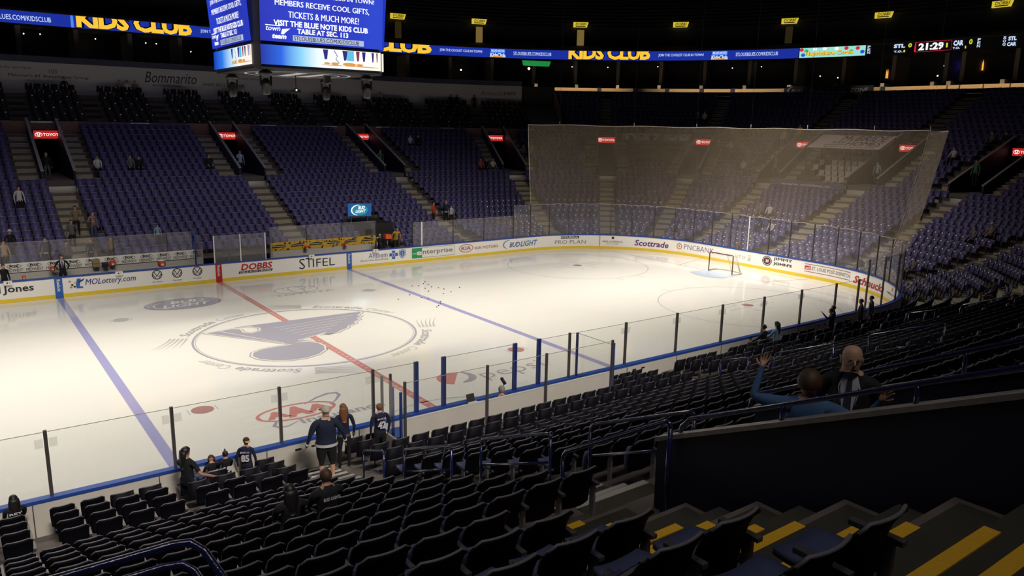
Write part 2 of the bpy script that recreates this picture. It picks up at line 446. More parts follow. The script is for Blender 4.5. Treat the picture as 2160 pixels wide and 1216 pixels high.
for t0, t1 in ((152, 103), (66, 17), (-24, -73), (-114, -163)):
    rev = False
    f = on_arc(4.82, t0, t1, rev)
    text_arc(b, 'Scottrade', f, 0, .58, i_grey, .02); text_arc(b, 'Center', f, .64, 1, i_mid, 0)
idone(b, 'ring_lettering')
b = MB()
for t0 in (158, 74, -17, -107):
    for k in range(5):
        pts = []
        for i in range(9):
            q = i/8; t = math.radians(t0-2+q*16*(1 if k % 2 else 1)); rr = 4.85+.16*k+q*q*(.25+.1*k)
            pts.append((rr*math.cos(t), rr*math.sin(t)))
        stroke(b, pts, [.11*(1-i/9.) for i in range(9)], i_mid, I, .010)
idone(b, 'ring_flourish')
# ---- painted adverts on the ice
b = MB()
ring(b, 2.85, 8.86, 1.16, .82, .10, i_mid, I, .008, 40); ring(b, 2.85, 9.22, .62, .44, .09, i_mid, I, .009, 30); ring(b, 2.85, 8.86, .36, .80, .09, i_mid, I, .010, 30)
text(b, 'TOYOTA', I, 1.30, 4.60, 7.62, 8.02, i_mid, .03, 0, .008); idone(b, 'advert_lettering')
b = MB()
b.poly([(x, y, .010) for x, y in ellipse(-2.98, 8.60, 1.80, 1.22, 48)], i_note, I)
ring(b, -2.98, 8.60, 1.62, 1.06, .05, i_mid, I, .014, 48)
text(b, 'BUD', I, -3.55, -1.85, 8.72, 9.35, i_white, .035, .3, .016); text(b, 'LIGHT', I, -4.05, -1.75, 7.95, 8.58, i_white, .03, .3, .016)
stroke(b, arcpts(-3.5, 8.5, .85, .8, PI*.6, PI*1.4), .06, i_white, I, .016); idone(b, 'advert_lettering')
b = MB()
ring(b, -3.72, -8.42, 1.22, .62, .10, i_red, I, .010, 48)
for (x0, x1, h) in ((-4.72, -3.98, .30), (-4.12, -3.28, .44), (-3.42, -2.62, .30)):
    text(b, 'A', I, x0, x1, -8.42-h, -8.42+h, i_red, .07, 0, .012)
for t0, t1 in ((PI*.88, PI*1.12), (-PI*.12, PI*.12)):
    b.poly([(x, y, .011) for x, y in arcpts(-3.72, -8.42, 1.22, .62, t0, t1, 10)], i_red, I)
stroke(b, [(-3.30, -7.98), (-2.75, -7.60), (-2.28, -7.42), (-2.02, -7.50), (-2.0, -7.75), (-2.3, -8.15), (-2.62, -8.45)], [.04, .09, .13, .15, .12, .07, .02], i_note, I, .012)
stroke(b, [(-3.95, -9.22), (-4.35, -9.45), (-4.62, -9.45), (-4.72, -9.25), (-4.55, -8.95)], [.02, .06, .12, .13, .08], i_note, I, .012)
text(b, 'Insurance', I, -3.92, -1.15, -9.52, -9.05, i_grey, .02, 0, .012); idone(b, 'advert_lettering')
b = MB()
cx, cy = 2.18, -8.42
b.poly([(x, y, .010) for x, y in ellipse(cx-.1, cy+.0, .62, .66, 32, PI*.25, PI*1.35)], i_red, I)
mo = arcpts(cx+.12, cy, .62, .62, -PI*.62, PI*.42, 16)+arcpts(cx-.12, cy+.16, .62, .62, PI*.28, -PI*.42, 14)
tess(b, mo, .012, i_grey)
text(b, 'pepsi', I, 3.05, 5.85, -9.35, -8.25, i_grey, -.012, 0, .012, 1.05); idone(b, 'advert_lettering')

# ================================================================ dasher boards
boards = thing('dasher_boards', (0, HY, 0), 'white rink boards with sponsor adverts, blue cap rail and yellow kick strip', 'rink boards')
b = MB(); curb(b, -30, 110, 0.0, 0.12, 0.0, 1.02, m_bwhite, .7); b.build('board_face', boards)
b = MB(); curb(b, -30, 110, -0.012, 0.0, 0.02, 0.21, m_kick, .7); b.build('kick_strip', boards, label='yellow kick strip')
b = MB(); curb(b, -30, 110, -0.025, 0.17, 1.02, 1.09, m_cap, .7); b.build('cap_rail', boards, label='blue cap rail')
b = MB(); curb(b, S4-6, 110, 0.125, 0.15, 0.0, 1.02, m_bback, .7)
s = S4-6
while s < 110:
    b.box((0, 0, 0), (.02, .012, 1), m_post, lambda v, s=s: P(s+v.x, .151+v.y, v.z*1.0)); s += 2.44
for x0 in (-5.35, 6.4, 17.3):              # hand slots cut in the gates
    for dx in (0, .42):
        b.box((0, 0, 0), (.16, .01, .05), m_black, lambda v, x0=x0, dx=dx: P(sx(x0+dx)+v.x, .152+v.y, .83+v.z))
b.build('back_panel', boards, label='pale grey back of the near boards')
F = face_in(0.0)
c_blk = mat('ink_black', (0.02, 0.02, 0.025), .5); c_red = mat('ink_red', (0.50, 0.02, 0.025), .5); c_bl = mat('ink_blue', (0.03, 0.13, 0.45), .5)
c_nv = mat('ink_navy', (0.03, 0.04, 0.22), .5); c_gr = mat('ink_green', (0.02, 0.36, 0.10), .5); c_pur = mat('ink_purple', (0.12, 0.03, 0.18), .5)
c_gry = mat('ink_grey', (0.16, 0.15, 0.15), .5); c_wh = mat('ink_white', (0.85, 0.84, 0.82), .5); c_mar = mat('ink_maroon', (0.30, 0.05, 0.06), .5)
c_or = mat('ink_orange', (0.55, 0.22, 0.08), .5); c_lb = mat('ink_light_blue', (0.25, 0.50, 0.68), .5); c_yel = mat('ink_yellow', (0.85, 0.55, 0.03), .5)
def ad(fn_): 
    q = MB(); fn_(q); q.build('advert_panel', boards)
def a_stripe(s0, s1, m_):
    def g(q):
        rect(q, s0, s1, .0, 1.02, m_, F, .016)
        c = (s0+s1)/2; f2 = lambda u, v, off=0.0: P(c-(v-.5)*-.26, -off, .98-u)
        # vertical brand word read from top to bottom
        a, fs, _ = glyphs('Reebok', .02, 0)
        q.add([P(c-.075+.15*y, -.022, .96-.62*x) for x, y in a], fs, c_wh)
    return g
ad(a_stripe(-7.97, -7.62, c_bl)); ad(a_stripe(-.19, .15, c_red)); ad(a_stripe(7.64, 7.98, c_bl))
def g(q):
    text(q, 'Edward', F, -12.3, -10.22, .52, .86, c_gry, 0, 0); text(q, 'Jones', F, -10.14, -8.86, .42, .88, c_blk, .02, 0)
ad(g)
def g(q):
    text(q, 'MOLottery.com', F, -6.62, -4.26, .46, .86, c_nv, .02, .25)
    for i, (u, v) in enumerate(((-7.30, .80), (-7.20, .62), (-7.08, .72), (-7.26, .5), (-7.1, .52))): q.poly([(x, y, .013) for x, y in ellipse(u, v, .055, .05, 10)], (c_or, c_blk, c_yel)[i % 3], F)
    q.poly([(x, y, .012) for x, y in ((-7.02, .42), (-6.72, .42), (-6.74, .50), (-6.88, .52), (-6.80, .92), (-6.98, .92), (-7.04, .60))], c_bl, F)
    q.poly([(x, y, .013) for x, y in ((-6.95, .78), (-6.62, .92), (-6.70, .80), (-6.9, .70))], c_nv, F)
ad(g)
def vw(u0):
    def g(q):
        c = u0; ring(q, c, .75, .235, .235, .045, c_blk, F, .012, 32)
        stroke(q, [(c-.14, .90), (c, .68), (c+.14, .90)], .045, c_blk, F, .013); stroke(q, [(c-.2, .78), (c-.09, .58), (c, .74), (c+.09, .58), (c+.2, .78)], .045, c_blk, F, .014)
        text(q, 'Das Auto.', F, c-.24, c+.24, .34, .40, c_blk, .01)
    return g
for u0 in (-3.22, -2.20, -1.16): ad(vw(u0))
def g(q):
    text(q, 'DOBBS', F, 1.20, 3.02, .55, .92, c_red, .03, .2)
    q.poly([(x, y, .012) for x, y in ((1.05, .38), (2.98, .38), (3.02, .52), (1.10, .52))], c_blk, F)
    text(q, 'TIRE & AUTO CENTERS', F, 1.12, 2.94, .40, .50, c_wh, .01, .2, .016)
ad(g)
def g(q):
    a = [('S', 4.62, 4.98, .29, .92), ('T', 5.02, 5.42, .36, .93), ('IFEL', 5.46, 6.86, .36, .84)]
    for t_, x0, x1, y0, y1 in a: text(q, t_, F, x0, x1, y0, y1, c_blk, -.005)
ad(g)
def g(q):
    text(q, 'Anthem', F, 9.12, 10.44, .56, .88, c_nv, -.008); text(q, 'BlueCross BlueShield', F, 8.58, 10.46, .39, .50, c_gry, -.004)
    rect(q, 10.76, 10.98, .38, .92, c_bl, F, .012); rect(q, 10.57, 11.17, .56, .76, c_bl, F, .013); ring(q, 10.87, .66, .10, .10, .035, c_wh, F, .015, 20)
    q.poly([(x, y, .012) for x, y in ((11.26, .90), (11.50, .95), (11.74, .90), (11.74, .60), (11.62, .45), (11.50, .38), (11.38, .45), (11.26, .60))], c_bl, F)
    q.poly([(x, y, .0135) for x, y in ((11.30, .87), (11.50, .91), (11.70, .87), (11.70, .61), (11.60, .48), (11.50, .42), (11.40, .48), (11.30, .61))], c_wh, F)
    q.poly([(x, y, .015) for x, y in ((11.34, .84), (11.50, .88), (11.66, .84), (11.66, .62), (11.58, .51), (11.50, .46), (11.42, .51), (11.34, .62))], c_bl, F)
    stroke(q, [(11.55, .80), (11.46, .70), (11.55, .62), (11.47, .52)], .035, c_wh, F, .017)
ad(g)
def g(q):
    rect(q, 12.20, 15.46, .28, .95, c_gry, F, .010); rect(q, 12.22, 15.44, .30, .93, c_wh, F, .012); rect(q, 12.22, 12.95, .30, .93, c_gr, F, .014)
    text(q, 'e', F, 12.50, 12.98, .46, .72, c_wh, .03, 0, .018); rect(q, 12.22, 12.60, .57, .61, c_wh, F, .018)
    text(q, 'nterprise', F, 13.0, 15.30, .42, .80, c_gry, .012, 0, .016)
ad(g)
def g(q):
    ring(q, 16.40, .64, .55, .26, .045, c_mar, F, .012, 40, wv=.035); text(q, 'KIA', F, 16.02, 16.78, .52, .77, c_mar, .015)
    text(q, 'KIA MOTORS', F, 17.14, 19.05, .50, .70, c_mar, .004)
ad(g)
def g(q):
    text(q, 'BUD', F, 20.05, 20.98, .40, .76, c_bl, .02, .3); text(q, 'LIGHT', F, 21.02, 22.55, .40, .80, c_bl, .015, .3)
    stroke(q, arcpts(20.15, .62, .62, .32, PI*.55, PI*1.35, 14), [.02+.05*math.sin(PI*i/14) for i in range(15)], c_bl, F)
ad(g)
def g(q):
    rect(q, 24.52, 25.92, .77, .96, c_blk, F, .012, 6); text(q, 'PURINA', F, 24.85, 25.86, .79, .94, c_wh, .02, 0, .02)
    for i in range(3):
        for j in range(3):
            if (i+j) % 2 == 0: rect(q, 24.56+.08*i, 24.64+.08*i, .80+.045*j, .845+.045*j, c_wh, F, .02)
    text(q, 'PRO PLAN', F, 24.04, 26.46, .38, .66, c_gry, -.01)
ad(g)
def g(q): rect(q, 27.49, 27.53, .02, 1.02, c_blk, F, .014)
ad(g)
def g(q):
    text(q, 'NHL.COM/GCL', F, 27.70, 29.22, .50, .64, c_blk, .012, .2); text(q, 'LIVE GAMES', F, 27.98, 28.92, .33, .44, c_lb, 0, .2)
    q.poly([(x, y, .013) for x, y in ((28.38, .92), (28.47, .95), (28.56, .92), (28.56, .80), (28.47, .74), (28.38, .80))], c_blk, F)
ad(g)
def g(q): text(q, 'Scottrade', F, 30.08, 32.66, .36, .80, c_pur, .022, .18)
ad(g)
def g(q):
    ring(q, 33.52, .62, .19, .19, .06, c_or, F, .012, 24); q.poly([(x, y, .014) for x, y in ((33.46, .72), (33.46, .54), (33.62, .62))], c_or, F)
    text(q, 'PNC', F, 33.90, 34.92, .46, .82, c_nv, -.012); text(q, 'BANK', F, 34.98, 36.48, .46, .82, c_nv, -.012)
ad(g)
def g(q):
    text(q, 'MONSANTO', F, 36.75, 39.1, .48, .70, c_gry, -.015, 0, .012, 1.3)
    stroke(q, [(39.32, .42), (39.32, .80), (39.50, .80), (39.50, .42), (39.32, .42)], .02, c_gry, F); stroke(q, [(39.41, .45), (39.41, .62)], .04, c_gr, F)
ad(g)
def g(q):
    q.poly([(x, y, .011) for x, y in ellipse(40.78, .64, .36, .31)], c_blk, F); ring(q, 40.78, .64, .29, .245, .03, c_wh, F, .014, 30); rect(q, 40.60, 40.96, .52, .76, c_mar, F, .015)
    text(q, 'JJ', F, 40.66, 40.90, .54, .74, c_wh, .02, 0, .018)
    text(q, 'JIMMY', F, 41.26, 42.62, .72, .95, c_blk, .035); text(q, "JOHN'S", F, 41.26, 42.62, .42, .65, c_blk, .035)
ad(g)
def g(q):
    rect(q, 43.50, 46.80, .86, .89, c_mar, F, .012, 5); rect(q, 43.50, 46.80, .40, .43, c_mar, F, .012, 5); rect(q, 43.52, 43.92, .53, .77, c_red, F, .012)
    text(q, 'stl', F, 43.58, 43.86, .56, .73, c_wh, .02, 0, .018); text(q, 'ST. LOUIS POST-DISPATCH', F, 44.0, 46.76, .54, .76, c_gry, .012)
ad(g)
def g(q): text(q, 'Schnucks', F, 47.05, 50.1, .34, .80, c_red, .03, .3)
ad(g)
def g(q): text(q, 'NHL.COM', F, 50.5, 52.2, .48, .60, c_blk, .012, .1); text(q, '8', F, 51.2, 51.4, .70, .88, c_gry, .01)
ad(g)
for k, sd in enumerate((-9.9, -5.05, 5.36, 9.55)):  # small camera boxes clipped to the far boards
    b = MB(); f = lambda v, sd=sd: P(sd+v.x, v.y, v.z)
    b.box((-.17, -.15, .93), (.17, -.03, 1.12), m_bwhite, f); b.box((-.06, -.165, 1.0), (.0, -.15, 1.07), m_black, f); b.box((.05, -.165, 1.02), (.09, -.15, 1.06), c_gry, f)
    b.build('board_camera', label=('small white box on the far boards by the Jones advert', 'small white box on the far boards above the lottery web address',
            'small white box on the far boards above STIFEL lettering', 'small white box on the far boards above Anthem lettering')[k], cat='camera box', group='small boxes on the far boards')

# ================================================================ glass and posts
def pane(name, s0, s1, D, z0, z1, m_, label, group):
    b = MB(); st = subdiv(s0+.045, s1-.045, .5); vs = []
    for s in st: vs += [P(s, D, z0), P(s, D, z1)]
    b.add(vs, [(2*i, 2*i+2, 2*i+3, 2*i+1) for i in range(len(st)-1)], m_, True)
    o = b.build(name, label=label, cat='glass pane', group=group)
    e = MB(); curb(e, s0+.045, s1-.045, D-.004, D+.004, z1, z1+.012, m_edge, .5); e.build('top_edge', o)
    return o
def post(s, D, z0, z1, m_, label, group, w=.075, clip=False):
    b = MB(); b.box((-w/2, -.035, z0), (w/2, .035, z1), m_, lambda v: P(s+v.x, D+v.y, v.z))
    o = b.build('rink_post', label=label, cat='post', group=group)
    if clip:
        c = MB()
        for d in (-.13, .13): c.box((d-.075, -.012, z1-.38), (d+.075, -.008, z1-.18), m_glassf, lambda v: P(s+v.x, D+v.y, v.z))
        c.build('corner_pad', o)
    return o
near_x = [-20.5, -18.07, -15.6, -13.17, -10.73, -8.28, -5.81, -3.31]
GN = 'glass panes along the near boards'; PN = 'posts along the near boards'
vis = [x for x in near_x if x > -11]
for i, x in enumerate(near_x):
    lab = ('dark glass post on the near boards, %s from the left in the photo' % ORD[1+i-4]) if i >= 4 else 'dark glass post on the near boards beyond the photo edge'
    if i >= 3: post(sx(x), .05, 1.08, 2.54, m_post, lab, PN, .07, clip=True)
edges = near_x[3:]
for i in range(len(edges)-1):
    pane('rink_glass', sx(edges[i+1]), sx(edges[i]), .05, 1.09, 2.5, m_glass,
         'clear glass pane on near boards, %s full pane from the left' % ORD[i] if i else 'clear glass pane at the far left of the near boards', GN)
pairs = [(-2.05, -1.98), (-1.18, -1.10), (1.30, 1.38), (2.21, 2.29)]
for i, pr_ in enumerate(pairs):
    for j, x in enumerate(pr_): post(sx(x), .05, 1.08, 2.53, m_postb, '%s blue post of the %s close pair by the scorer bench' % (('left', 'right')[j], ORD[i+1]), 'paired blue posts', .05)
ss = [-3.31, -2.05, -1.14, 1.34, 2.25, 3.48]
for i in range(5):
    if i in (1, 3): continue
    pane('rink_glass', sx(ss[i+1]), sx(ss[i]), .05, 1.09, 2.5, m_glass, 'clear pane in front of the scorer bench, %s from the red line side' % ORD[i+1], 'panes before the scorer bench')
post(sx(3.48), .05, 1.08, 2.54, m_post, 'dark post on near boards just left of the blue line', PN, .06)
post(sx(3.80), .05, 1.0, 2.5, m_postb, 'thin blue post at the corner of the scorer bench', PN, .05)
rx = [3.48, 5.94, 8.44, 10.91, 13.42, 15.90, 18.42, 20.2]
for i, x in enumerate(rx[1:]):
    post(sx(x), .05, 1.08, 2.54, m_post, 'dark glass post on near boards, %s to the right of the scorer bench' % ORD[i+1], PN, .07, clip=(i < 5))
for i in range(len(rx)-1):
    pane('rink_glass', sx(rx[i+1]), sx(rx[i]), .05, 1.09, 2.5, m_glass, 'clear pane on near boards, %s to the right of the scorer bench' % ORD[i+1], GN)
# penalty and scorer box behind the near boards
bx = thing('scorer_box_wall', (0.2, -14.6, 0), 'long pale grey wall behind the scorer bench beside the near seats', 'bench wall')
b = MB(); b.box((-3.35, -14.66, 0), (3.8, -14.58, 1.68), m_bback); b.box((-3.35, -14.58, 0), (-3.29, -13.1, 1.05), m_bback); b.box((3.74, -14.58, 0), (3.8, -13.1, 1.05), m_bback)
b.build('panel', bx)
b = MB(); b.box((-3.3, -13.75, .78), (3.74, -13.1, .82), m_cap); b.build('desk_top', bx, label='blue scorer desk behind the boards')
for i, x in enumerate((-3.28, -.82, 1.18, 3.70)):
    b = MB(); b.bar((x, -14.7, .9 if i else 1.0), (x, -14.7, 2.68), .06, .06, m_post); b.build('rink_post', label='dark post on the grey scorer wall, %s from the left' % ORD[i+1], cat='post', group='posts on the scorer wall')
for i, (x0, x1) in enumerate(((-3.28, -.82), (-.82, 1.18), (1.18, 3.70))):
    b = MB(); b.add([(x0+.03, -14.7, 1.68), (x1-.03, -14.7, 1.68), (x1-.03, -14.7, 2.64), (x0+.03, -14.7, 2.64)], [(0, 1, 2, 3)], m_glass)
    b.box((x0+.03, -14.705, 2.64), (x1-.03, -14.695, 2.652), m_edge); b.build('rink_glass', label='clear pane above the grey scorer wall, %s from the left' % ORD[i+1], cat='glass pane', group='panes on the scorer wall')
for i, x in enumerate((-3.31, 3.77)):
    b = MB(); b.add([(x, -13.1, 1.09), (x, -14.66, 1.09), (x, -14.66, 2.5), (x, -13.1, 2.5)], [(0, 1, 2, 3)], m_glass); b.box((x-.005, -14.66, 2.5), (x+.005, -13.1, 2.512), m_edge)
    b.build('rink_glass', label=('clear side pane at the left end of the scorer bench', 'clear side pane at the right end of the scorer bench')[i], cat='glass pane', group='end panes of the scorer bench')
for i, (x, y, z0, z1, mm) in enumerate(((-3.2, -13.3, 1.05, 2.42, m_post), (-3.2, -13.9, .3, 2.3, m_postb), (-3.42, -14.75, .5, 2.45, m_postb), (-2.9, -13.2, 1.05, 2.4, m_post), (3.95, -14.5, .6, 2.5, m_postb))):
    b = MB(); b.bar((x, y, z0), (x, y, z1), .06, .06, mm)
    b.build('rink_post', label=('dark slim post by the red line end of the scorer bench', 'blue gate post behind the boards next to jersey person', 'blue corner post beside the grey scorer wall', 'slim post inside the scorer bench end pane', 'thick blue post at the blue line end of scorer wall')[i], cat='post', group='gate posts')
# end zone glass: taller panes
es = [20.43, 21.95, 23.58, 25.14, 26.69, 28.27, 29.8, 31.43, 33.01, 34.56, 36.15, 37.74, 39.18, 40.73, 42.27, 43.9, 45.52, 47.17, 48.83, 50.4, 52.0, 53.6, 55.5, 57.24, 58.62]
for i, s in enumerate(es):
    post(s, .05, 1.08, 3.36, m_postw if i == 12 else m_post, 'tall end glass post, %s from the far corner round to the near corner' % ORD[i+1], 'posts of the end glass', .05)
for i in range(len(es)-1):
    pane('rink_glass', es[i], es[i+1], .05, 1.09, 3.34, m_glassf, 'tall end glass pane, %s from the far corner round to the near corner' % ORD[i+1], 'panes of the end glass')
pane('rink_glass', es[-1], sx(20.2), .05, 1.09, 2.5, m_glass, 'narrow pane joining end glass to the near boards glass', GN)
# far side glass
fs_ = [(12.30, 12.96), (12.96, 15.4), (15.4, 17.9), (17.9, 20.43)]
for i, (a, c) in enumerate(fs_):
    pane('rink_glass', a, c, .05, 1.09, 2.62, m_glassf, 'far boards glass pane, %s right of the tunnel' % ORD[i+1], 'panes of the far glass')
for i, (s, mm, w) in enumerate(((12.30, m_post, .04), (12.96, m_postw, .08), (15.4, m_post, .05), (17.9, m_post, .05))):
    post(s, .05, 1.08, 2.64, mm, '%s far boards post, %s right of the tunnel' % ('white' if mm is m_postw else 'grey', ORD[i+1]), 'posts of the far glass', w)
for i, (s, mm) in enumerate(((-.19, m_postw), (1.25, m_postw), (2.67, m_postw), (2.95, m_post))):
    post(s, .05, 1.08, 2.62, mm, '%s post on far boards between the benches, %s right of the red line' % ('white' if mm is m_postw else 'grey', ORD[i+1]), 'posts between the benches', .05)
for i, (a, c) in enumerate(((-.19, 1.25), (1.25, 2.67))):
    pane('rink_glass', a, c, .05, 1.09, 2.6, m_glassf, 'far glass pane between the benches, %s right of the red line' % ORD[i+1], 'panes between the benches')
for i, x in enumerate((-.75, .3, 1.1, 3.15)):
    b = MB(); b.add([(x, 13.1, 1.09), (x, 14.8, 1.09), (x, 14.8, 2.6), (x, 13.1, 2.6)], [(0, 1, 2, 3)], m_glassf); b.box((x-.03, 14.74, .3), (x+.03, 14.8, 2.62), m_postb)
    b.build('bench_divider', label='bench divider glass with blue post, %s from the left' % ORD[i+1], cat='glass pane', group='dividers between the benches')
# ================================================================ grandstand
# aisles: s of the lower stair, half width, and the portal (hole) and flanking stairs, as metre offsets along the path
def far_aisle(s, hole=(-.95, .95), ext=(-2.2, 2.1), portal=True): return dict(s=s, hw=.62, hole=hole, ext=ext, portal=portal)
AISLES = [far_aisle(-18), far_aisle(-5.98), far_aisle(6.15), far_aisle(17.6, ext=(-2.0, 2.0)), far_aisle(24.75, (-1.1, 1.1), (-2.2, 2.2)),
          far_aisle(28.15), far_aisle(31.05), far_aisle(33.9), far_aisle(39.6, (-1.2, 1.2), (-2.3, 2.3)), far_aisle(45.3, (-1.2, 1.2), (-2.3, 2.3)), far_aisle(49.2, portal=False), far_aisle(53.0),
          # near side: measured offsets, +s runs toward -x
          far_aisle(sx(19.2), (-1.2, .6), (-2.3, 2.6)), far_aisle(sx(7.0), (-1.25, .55), (-2.3, 2.6)), far_aisle(sx(-5.45), (-1.25, .55), (-2.3, 2.62)), far_aisle(sx(-17.9), (-1.25, .55), (-2.3, 2.6))]
DH0, DH1 = 12.4, 19.4
ALL0, ALL1 = -24.0, 103.5
def gaps(D, holes):
    out = []
    for a in AISLES:
        sc = scale_at(a['s'], D)
        if D < DH0 or not a['portal']: lo, hi = ((-a['hw'], a['hw']) if not holes else (0, 0))
        else: lo, hi = a['hole'] if holes else a['ext']
        if D > DH1+.8 and not holes: lo, hi = -a['hw'], a['hw']
        if D > DH1 and holes: lo = hi = 0
        if hi > lo: out.append((a['s']+lo/sc, a['s']+hi/sc))
    return out
def blocks(D, holes=False, lo=ALL0, hi=ALL1, extra=()):
    g = sorted(gaps(D, holes)+list(extra)); cur = lo; out = []
    for a, b_ in g:
        if b_ <= lo or a >= hi: continue
        if a > cur: out.append((cur, a))
        cur = max(cur, b_)
    if cur < hi: out.append((cur, hi))
    return out
BENCH = (-14.0, 12.25)      # far boards: players' and penalty benches, no risers there
CLUB = (-24.0, 26.0)
tr = MB()
for i, (D, z) in enumerate(ROWS[:NR+33-4+0] if False else ROWS):
    d0 = D-.62; d1 = (ROWS[i+1][0]-.62) if i+1 < len(ROWS) else D+.22; zn = ROWS[i+1][1] if i+1 < len(ROWS) else z
    lo, hi = ALL0, ALL1
    if i >= NR+20: lo, hi = 26.9, 60.0
    extra = []
    if i < NR:
        extra.append(BENCH); extra.append((sx(3.85), sx(-3.4)) if D < 2.0 else (0, 0))
    if i == 0: d0 = D-.55
    for a, c in blocks(D, True, lo, hi, [e for e in extra if e[1] > e[0]]):
        ribbon(tr, a, c, d0, z, d1, z, m_conc)                          # tread
        ribbon(tr, a, c, d0, z-(z-(ROWS[i-1][1] if i else 0)), d0, z, m_conc)      # riser below the front edge
tr.build('floor_grandstand', kind='structure')
# concourse floor under everything and walkway round the rink
b = MB(); curb(b, ALL0, ALL1, .12, 3.4, -.25, 0.0, m_conc, 1.0); b.build('floor_walkway', kind='structure')
# ---- stairs in the aisles (half-height steps with light nosings)
def stair(s_lo, s_hi, rows, sref, nos, tread):
    b = MB()
    for i in rows:
        D, z = ROWS[i]; d0 = D-.62; zp = ROWS[i-1][1] if i > 0 else 0.0
        sc = scale_at(sref, D); a, c = sref+s_lo/sc, sref+s_hi/sc
        zm = (z+zp)/2; an = a if nos is not m_yel else sref+(s_lo+.62)/sc
        curb(b, a, c, d0-.36, d0+.0, zp+.002, zm, tread, 1.0)
        curb(b, an, c, d0-.37, d0-(.29 if nos is not m_yel else .27), zm, zm+.012, nos, 1.0)
        curb(b, an, c, d0-.01, d0+.09, z+.0, z+.012, nos, 1.0)
        curb(b, a, c, d0+.07, d0+.44, z+.001, z+.008, tread, 1.0)
    return b
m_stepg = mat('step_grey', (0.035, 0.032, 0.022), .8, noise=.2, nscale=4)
for k, a in enumerate(AISLES):
    near = a['s'] > S4
    lowrows = [i for i, (D, z) in enumerate(ROWS) if (D < DH0 or not a['portal']) and D < 20 and (i >= (NR if BENCH[0] < a['s'] < BENCH[1] else 1))]
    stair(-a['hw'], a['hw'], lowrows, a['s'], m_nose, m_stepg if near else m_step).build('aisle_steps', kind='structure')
    if a['portal']:
        uprows = [i for i, (D, z) in enumerate(ROWS) if DH0 <= D < 20]
        for lo, hi in ((a['ext'][0], a['hole'][0]), (a['hole'][1], a['ext'][1])):
            ny = a['s'] > sx(0) and hi > 1
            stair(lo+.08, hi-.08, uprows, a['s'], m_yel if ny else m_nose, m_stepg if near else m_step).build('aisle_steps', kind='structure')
    if 26.9 < a['s'] < 60:
        stair(-a['hw'], a['hw'], [i for i, (D, z) in enumerate(ROWS) if D >= 20], a['s'], m_nose, m_stepg).build('aisle_steps', kind='structure')
